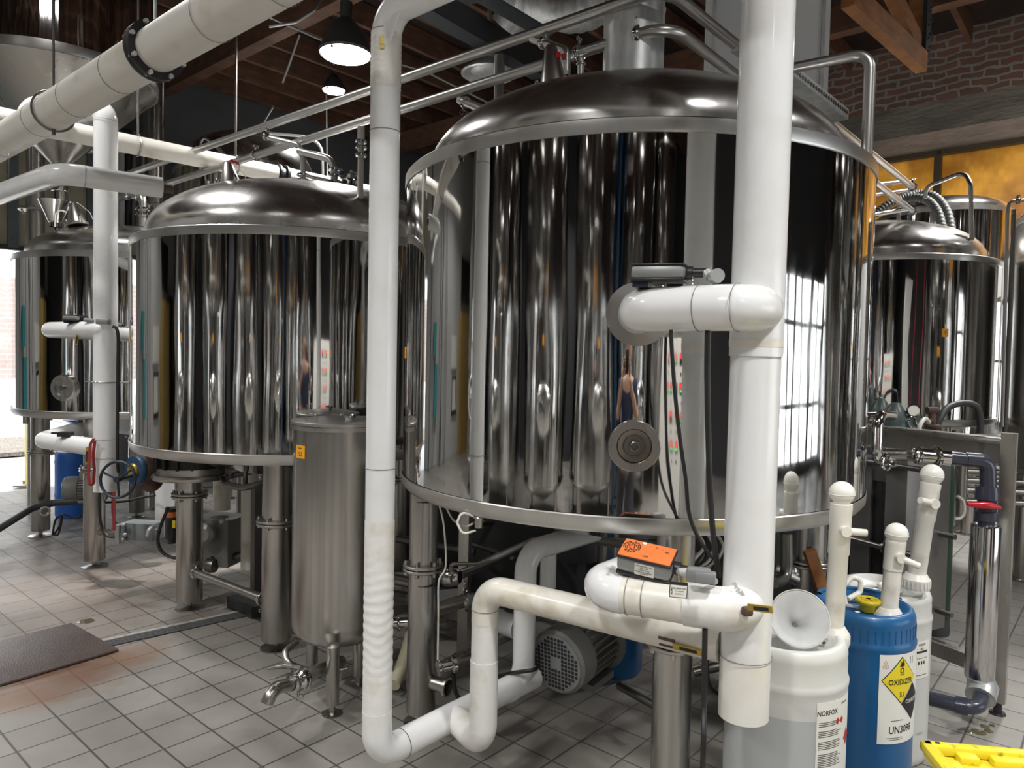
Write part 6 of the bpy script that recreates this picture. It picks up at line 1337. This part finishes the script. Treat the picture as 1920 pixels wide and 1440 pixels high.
# bolts
for i, (y) in enumerate((874,880)): pass
# gas cylinders
def gascyl(label, c, R_, H, m, valve=True, base=True):
    c = Vector((c[0],c[1],0)); t = thing('gas_cylinder', label, 'cylinder', tuple(c))
    mb = MB(); mb.lathe([(0,.01),(R_*.9,.01),(R_,.05),(R_,H-.18),(R_*.95,H-.11),(R_*.75,H-.05),(R_*.4,H-.01),(R_*.3,H),(0,H)], c, UP, 40); mb.build('body', m, t)
    if base: mb = MB(); mb.lathe([(R_*1.01,.0),(R_*1.03,.02),(R_*1.01,.10)], c, UP, 40); mb.build('base_ring', 'dark_grey', t)
    if valve: mb = MB(); mb.cyl(c+UP*(H-.01), c+UP*(H+.07), .016, 12); mb.box(c+UP*(H+.04), (.09,.04,.03), .4, bev=.004); mb.cyl(c+UP*(H+.06), c+UP*(H+.10), .026, 12); mb.build('valve', 'rust', t)
    return t
p = PX(1750,1180,4.3); gascyl('dark green gas cylinder standing behind the drums and frame', (p.x,p.y), .083, 1.10, 'green_paint')
for (x, y, dpt, r_, lab) in ((1679,760,3.95,.072,'grey domed gas cylinder above the beam, the nearer of the pair'), (1652,752,4.35,.068,'grey domed gas cylinder partly hidden by its nearer twin')):
    p = PX(x,y,dpt); Hc = PX(x,y-5,dpt).z; gascyl(lab, (p.x,p.y), r_, Hc, 'cyl_grey', False)
    if x == 1679:
        q = PX(1676,771,dpt-.09); 
rg = thing('gas_regulator', 'gas regulator with round gauges right of the grey cylinder tops', 'regulator', tuple(PX(1712,780,3.9)))
for (x, y, dd_) in ((1712,770,(-.2,-1,.1)), (1708,790,(.3,-1,0)), (1718,786,(.6,-1,0))):
    q = PX(x,y,3.9); mb = MB(); mb.lathe([(0,-.02),(.030,-.02),(.034,0),(.034,.015),(.030,.018)], q, dd_, 24); g = mb.build('gauge', 'polished_steel', rg)
    mb = MB(); mb.lathe([(.029,.015),(0,.015)], q, dd_, 24); mb.build('dial', 'paper' if y == 770 else 'cyl_grey', g)
mb = MB(); q = PX(1748,785,4.1); mb.cyl(PX(1748,805,4.1), PX(1748,765,4.1), .018, 12); mb.cyl(PX(1748,770,4.1)-Vector((.03,0,0)), PX(1748,770,4.1)+Vector((.03,0,0)), .022, 14); mb.cyl(PX(1715,795,3.95), PX(1748,788,4.1), .012, 10); mb.lathe([(0,0),(.04,0),(.045,.012),(.04,.02),(0,.02)], PX(1748,802,4.1), UP, 20); mb.build('valve_body', 'rust', rg)
cable([PX(1755,808,4.3), PX(1762,785,4.3), PX(1778,764,4.35), PX(1805,756,4.4), PX(1830,762,4.4), PX(1838,790,4.4), PX(1838,812,4.4)], .020, 'thick dark hose arching in front of the right tank', 'dark_grey', 'rubber_hose', 'hose', 14)
cable([PX(1722,812,3.8), PX(1726,795,3.8), PX(1735,785,3.85), PX(1742,792,3.9)], .011, 'short pale hose curling up above the beam by the regulator', 'aged_white', 'rubber_hose', 'hose', 12)
# arch tubes and hoses at right tank top
pipe('arched_tube', [PX(1735,372,6.0), PX(1733,352,6.0), PX(1808,322,5.7), PX(1820,345,5.6), PX(1822,450,5.6)], .017, 'pipe_steel', 'thin arched tube rising from the dome of the right tank before the amber window', 'tube', [.08,.14,.08], seg=14)
def ribbed(pts, r, label):
    mb = MB(); P = [Vector(p) for p in pts]; out = []; r = r*.78
    for i in range(len(P)-1):
        p0 = P[max(i-1,0)]; p1 = P[i]; p2 = P[i+1]; p3 = P[min(i+2,len(P)-1)]
        for k in range(30):
            t = k/30; out.append(.5*((2*p1)+(p2-p0)*t+(2*p0-5*p1+4*p2-p3)*t*t+(-p0+3*p1-3*p2+p3)*t**3))
    out.append(P[-1]); n_ = len(out); mb.tube(out, [r*(1+.07*math.sin(i*1.25)) for i in range(n_)], 0, 16); return mesh_thing('ribbed_hose', mb, 'corrugated', label, 'hose')
ribbed([PX(1640,402,6.4), PX(1668,382,6.4), PX(1700,371,6.4), PX(1735,374,6.3), PX(1757,395,6.2), PX(1768,432,6.1)], .045, 'grey ribbed hose arching over the right tank, the lower of the two')
ribbed([PX(1690,371,6.6), PX(1720,363,6.6), PX(1752,368,6.5), PX(1775,395,6.4), PX(1785,436,6.3)], .045, 'grey ribbed hose arching over the right tank, the upper of the two')
pipe('cross_tube', [PX(1637,346,6.3), PX(1690,341,6.4)], .018, 'pipe_steel', 'short level tube left of the ends of the two parallel pipes', 'tube', 0)
pipe('cross_tube', [PX(1637,366,6.3), PX(1700,357,6.5)], .018, 'pipe_steel', 'thin slightly sloping tube below the short level one by the amber window', 'tube', 0)
pipe('cross_tube', [PX(1637,403,6.0), PX(1700,392,6.2)], .02, 'pipe_steel', 'thin tube just above the dome of the right tank', 'tube', 0)
pipe('tube_post', [PX(1685,420,6.3), PX(1685,388,6.3)], .018, 'pipe_steel', 'short vertical tube on the dome of the right tank', 'tube', 0)
# right edge tubes
pipe('sight_tube', [PX(1925,375,5.2), PX(1893,378,5.2), PX(1889,400,5.2), PX(1879,800,5.2)], .012, 'pipe_steel', 'thin tube turning down in front of the far window at the right edge', 'tube', .04)
pipe('sight_tube', [PX(1901,393,5.3), PX(1893,610,5.3), PX(1884,812,5.3)], .016, 'dark_steel', 'darker thin upright tube beside the narrow tank at the right edge', 'tube', 0)
clampj(bpy.data.objects['sight_tube'], PX(1909,377,5.2), (1,0,0), .013)
# floor manifold far right
for i, (y, dpt) in enumerate(((886,5.6),(903,5.5),(921,5.4),(942,5.3))):
    pipe('manifold_pipe', [PX(1795,y-3,dpt+.1), PX(1925,y+2,dpt-.1)], .030, 'pipe_steel', ('topmost','second from top','third from top','lowest')[i]+' of the four level steel pipes near the right edge', 'pipe', 0)
q = PX(1802,905,5.2); mb = MB(); mb.cyl((q.x,q.y,PX(1802,965,5.2).z),(q.x,q.y,PX(1802,862,5.2).z), .04, 20); mesh_thing('manifold_post', mb, 'satin_steel', 'upright steel pipe at the left end of the four level pipes', 'pipe')
cable([PX(1795,930,5.0), PX(1806,940,5.0), PX(1808,960,5.0), PX(1800,972,5.0), PX(1785,972,5.0)], .011, 'pale hose looping down to the floor below the level pipes', 'aged_white', 'rubber_hose', 'hose', 10)
pipe('steel_stand', [PX(1787,900,5.0), PX(1786,985,5.0)], .017, 'pipe_steel', 'thin steel stand leg with a small foot behind the drums', 'leg', 0)
# far leg cluster between thick riser and rear leg of main tank
pipe('process_pipe', [PX(1475,1000,2.9), PX(1475,1085,2.9), PX(1450,1092,2.8)], .024, 'dark_steel', 'dark bent pipe just right of the thick riser under the largest tank', 'pipe', .05)
mb = MB(); q = PX(1462,1080,3.0)
for k in range(5): mb.sphere(PX(1455+8*k,1070+6*(k%3),3.05), .028, 10, 6)
mb.tube([PX(1450,1068,3.0), PX(1495,1090,3.0)], .02, 0, 10); mesh_thing('valve_cluster', mb, 'satin_steel', 'cluster of shaded steel fittings right of the thick riser under the tank', 'fittings')
mb = MB(); mb.box(PX(1543,1110,3.2), (.05,.04,.4), R=Matrix.Rotation(-.35,3,'Y')); mesh_thing('timber_prop', mb, 'wood_beam', 'brown slanting timber piece behind the left pump barrel', 'timber')

mat('teal', (.05,.30,.33), .4); mat('tan_metal', (.42,.29,.10), .45)
# ================================================================ BEHIND THE CAMERA (seen mirrored in the tanks)
proto = None; base0 = Vector((-4.9,.1,0))
labs = []
for k in range(-1,5):
    pos = base0+AX*(2.0*k)
    if proto is None:
        t = tall_tank('tall steel fermenter in the row seen only mirrored in the polished tanks', 0, 0, .87, .42, 4.2, 4.55, 'mirrored fermenter row', cone=.2)
        fa_ = math.atan2(BX.y, BX.x)
        n = BX; mb = MB(); cc = n*.87+UP*1.15; mb.lathe([(0,.07),(.16,.055),(.21,.02),(.23,.0),(.26,.0),(.26,-.03)], cc, n, 36); mw = mb.build('manway', 'dome_steel', t)
        mb = MB(); mb.cyl(cc+n*.05, cc+n*.09, .02, 10)
        for a in range(4): dd_ = AX*math.cos(a*PI/2+.5)+UP*math.sin(a*PI/2+.5); mb.tube([cc+n*.08, cc+n*.08+dd_*.10], .008, 0, 8)
        mb.build('hand_wheel', 'polished_steel', mw)
        fnt = cyl_fn((0,0,1.75), .87, fa_, .001); mb = MB(); slab(mb, fnt, -.035, .035, -.045, .045, .001, 3); mb.build('number_sticker', 'tag_orange', t)
        mb = MB(); mb.tube([n*.83+AX*.25+UP*1.0, n*.91+AX*.25+UP*1.0, n*.91+AX*.25+UP*2.0, n*.83+AX*.25+UP*2.0], .02, .03, 10); mb.build('sight_tube', 'pipe_steel', t)
        proto = t
    else: t = copy_tree(proto)
    t.location = pos; t['group'] = 'mirrored fermenter row'
    t['label'] = 'tall steel fermenter in the row seen only mirrored in the polished tanks'
for (x, y, lab) in ((4.9,3.1,'tall steel tank out of frame at the right, mirrored in the largest tank'), (6.3,4.7,'second tall steel tank out of frame at the right, mirrored further back')):
    t = copy_tree(proto); t.location = (x, y, 0); t.rotation_euler = (0,0,PI*.45); t['label'] = lab; t['group'] = 'mirrored tanks at the right'
def wallbox(name, b0, b1, z0, z1, t, m, lab, cat): mb = MB(); mb.box(AB(A0+t/2+.01, (b0+b1)/2, (z0+z1)/2), (t, b1-b0, z1-z0), ROT); return mesh_thing(name, mb, m, lab, cat)
wallbox('upright_locker', -5.0, -3.75, .0, 2.35, .5, 'tan_metal', 'tall tan locker mirrored as a golden stripe in the left tanks', 'locker')
wallbox('dark_rack', -6.1, -5.15, .0, 2.5, .5, 'ink', 'tall black rack mirrored beside the golden stripe in the left tanks', 'rack')
wallbox('wall_screen', -5.2, -3.95, 2.55, 3.3, .12, 'ink', 'dark wall screen mirrored in the upper left of the tanks', 'screen')
wallbox('notice_board', -3.45, -2.5, 1.42, 1.95, .04, 'paper', 'white lined notice board mirrored above the clipboard in the mid-sized tank', 'board')
wallbox('notice_board', -3.45, -2.7, .65, 1.30, .04, 'ink', 'black framed clipboard mirrored below the white notice board', 'board')
mb = MB(); mb.box(AB(A0+.06, -3.07, .98), (.012, .6, .5), ROT); mesh_thing('paper_sheet', mb, 'paper', 'white sheet pinned in the black framed clipboard', 'paper')
for (z0, z1, b_) in ((1.62, 2.1, -.35), (.75, 1.5, -.55)): wallbox('teal_box', b_-.25, b_+.15, z0, z1, .3, 'teal', 'upper teal box mirrored at the left tank edges' if z0 > 1.5 else 'lower teal box mirrored at the left tank edges', 'box')
mb = MB(); 
for (b_, r_) in ((-1.2,.05),(-1.7,.03),(.3,.06)): tag(MB().cyl(AB(A0+.3,b_,0), AB(A0+.3,b_,4.6), r_, 12).build('upright_conduit', 'dark_steel'), 'dark upright conduit on the white wall mirrored in the left tanks', 'conduit', 'conduits on the mirrored wall')
# control cabinet
cc = Vector((1.62,-1.75,0)); cabn = (Vector((.6,2.2,0))-cc).normalized(); th = math.atan2(cabn.y,cabn.x)-PI/2; ux = Vector((math.cos(th), math.sin(th), 0))
cb_ = thing('control_cabinet', 'white control cabinet with rows of red and green displays, mirrored in the largest tank', 'cabinet', tuple(cc))
mb = MB(); mb.box(cc+UP*.92, (1.25,.35,1.75), th, bev=.01); mb.build('housing', 'white_plastic', cb_)
fn = lambda x, y, z=0: cc+cabn*(.178+z)+ux*x+UP*y
def quads(lst, zoff, m, name):
    mb = MB()
    for (x, y, w, h) in lst: mb.box(fn(x,y,zoff), (w,.012,h), th)
    mb.build(name, m, cb_)
quads([(-.40+.13*i, 1.62-.24*j, .07, .09) for j in range(4) for i in range(7)], .0, 'ink', 'display_bezels')
quads([(-.40+.13*i, 1.64-.24*j, .05, .035) for j in range(4) for i in range(7)], .004, 'led_red', 'red_displays')
quads([(-.40+.13*i, 1.60-.24*j, .05, .02) for j in range(4) for i in range(7) if (i+j) % 3], .004, 'led_green', 'green_displays')
quads([(-.40+.13*i, 1.50-.24*j, .022, .022) for j in range(4) for i in range(7)], .0, 'dark_grey', 'switch_knobs')
# stacked white sheet / board and blue-dark hangings in the mirrored room
mb = MB(); mb.box(Vector((3.6,-1.2,1.5)), (.9,.06,2.9), -.7); mesh_thing('white_board', mb, 'white_plastic', 'tall white panel mirrored at the right of the largest tank', 'panel')
for (x, y, m_, lab) in ((-1.0,-1.6,'blue_drum','blue upright pipe mirrored as a thin line in the largest tank'), (4.5,-.4,'reflect_red','dark red upright post mirrored in the right tank'), (5.2,.6,'reflect_red','second dark red upright post mirrored in the right tank')):
    mb = MB(); mb.cyl((x,y-1.4,0), (x,y-1.4,4.9), .05 if m_ != 'reflect_red' else .06, 16); mesh_thing('upright_pipe', mb, m_, lab, 'pipe')
# person with phone
pe_ = thing('person', 'person in dark shirt photographing with a phone, mirrored in the largest tank', 'person', (0,-.34,0))
def skin_obj(name, nodes, edges, m, parent, sub=2, root=0):
    me = bpy.data.meshes.new(name); o0 = Vector((0,-.34,0)); me.from_pydata([Vector(p)-o0 for p, r in nodes], edges, []); me.materials.append(MATS[m])
    o = bpy.data.objects.new(name, me); COL.objects.link(o); o.parent = parent
    md = o.modifiers.new('skin', 'SKIN'); me.skin_vertices[0]
    for i, (p, r) in enumerate(nodes): me.skin_vertices[0].data[i].radius = (r, r) if not isinstance(r, tuple) else r; me.skin_vertices[0].data[i].use_root = (i == root)
    md.use_smooth_shade = True; s_ = o.modifiers.new('sub', 'SUBSURF'); s_.levels = sub; s_.render_levels = sub
    return o
Yb = -.34
body = [((0,Yb,.98),(.16,.11)), ((0,Yb,1.15),(.145,.10)), ((0,Yb-.01,1.33),(.165,.11)), ((0,Yb,1.46),(.13,.08)), ((0,Yb,1.53),.052), ((0,Yb+.01,1.58),.055),
        ((.17,Yb,1.44),.058), ((.25,Yb+.06,1.22),.045), ((.09,-.07,1.50),.028), ((-.17,Yb,1.44),.058), ((-.25,Yb+.06,1.22),.045), ((-.09,-.07,1.50),.028),
        ((.10,Yb,.88),.10), ((.11,Yb+.01,.50),.062), ((.12,Yb-.01,.10),.042), ((.13,Yb+.12,.045),.035), ((-.10,Yb,.88),.10), ((-.11,Yb+.01,.50),.062), ((-.12,Yb-.01,.10),.042), ((-.13,Yb+.12,.045),.035)]
ed = [(0,1),(1,2),(2,3),(3,4),(4,5),(3,6),(6,7),(7,8),(3,9),(9,10),(10,11),(0,12),(12,13),(13,14),(14,15),(0,16),(16,17),(17,18),(18,19)]
skin_obj('body', body, ed, 'skin', pe_)
sh = [(p, (r[0]+.012, r[1]+.012) if isinstance(r, tuple) else r+.014) for p, r in body[:4]]+[(body[6][0],.074),(tuple(Vector(body[6][0]).lerp(Vector(body[7][0]),.75)),.062),(body[9][0],.074),(tuple(Vector(body[9][0]).lerp(Vector(body[10][0]),.75)),.062)]
skin_obj('shirt', sh, [(0,1),(1,2),(2,3),(3,4),(4,5),(3,6),(6,7)], 'shirt', pe_)
tr_ = [(body[0][0],(.175,.13))]+[(body[i][0], body[i][1]+.018) for i in (12,13,14,16,17,18)]
skin_obj('trousers', tr_, [(0,1),(1,2),(2,3),(0,4),(4,5),(5,6)], 'trousers', pe_)
hc = Vector((0,Yb+.02,1.68)); mb = MB(); mb.sphere(hc, .1, 28, 20, (.76,.92,1.18)); mb.sphere(hc+Vector((0,.092,-.01)), .018, 10, 8, (.7,1,1.3))
for s_ in (-1,1): mb.sphere(hc+Vector((s_*.077,0,-.005)), .022, 10, 8, (.4,.8,1.3))
mb.build('head', 'skin', pe_)
mb = MB()
for s_ in (-1,1): mb.sphere(hc+Vector((s_*.03,.086,.02)), .010, 10, 8)
mb.sphere(hc+Vector((0,.084,-.052)), .02, 12, 8, (1.2,.4,.35)); mb.build('eyes_and_mouth', 'hair', pe_)
mb = MB(); mb.sphere(hc+Vector((0,-.022,.030)), .104, 28, 20, (.82,.92,1.1)); mb.build('hair', 'hair', pe_)
for s_ in (-1,1):
    w_ = Vector((s_*.09,-.07,1.50)); nodes = [(w_,.024),(Vector((s_*.075,-.045,1.54)),(.034,.018)),(Vector((s_*.065,-.035,1.575)),(.034,.014))]; ed_ = [(0,1),(1,2)]
    for f in range(4):
        b_ = Vector((s_*(.060-.0), -.030-.012*0, 1.560+.021*f)); n_ = len(nodes); l_ = (.9,1.0,.95,.8)[f]
        nodes += [(b_+Vector((s_*.012,-.006,0)),.0085),(b_+Vector((-s_*.012*l_,-.010,.002)),.008),(b_+Vector((-s_*.032*l_,-.012,.004)),.007)]; ed_ += [(2,n_),(n_,n_+1),(n_+1,n_+2)]
    n_ = len(nodes); nodes += [(Vector((s_*.062,-.05,1.545)),.010),(Vector((s_*.045,-.052,1.57)),.009),(Vector((s_*.03,-.05,1.585)),.008)]; ed_ += [(1,n_),(n_,n_+1),(n_+1,n_+2)]
    skin_obj('hand', nodes, ed_, 'skin', pe_, 1)
ph_ = thing('phone', 'black phone held up by the mirrored person', 'phone', (0,-.02,1.53)); mb = MB(); mb.box((0,-.024,1.60), (.075,.009,.155), bev=.003); mb.build('case', 'black_plastic', ph_)
mb = MB(); mb.lathe([(.008,0),(.008,.002),(0,.002)], (-.02,-.02,1.65), (0,1,0), 16); mb.build('lens_ring', 'dark_steel', ph_)
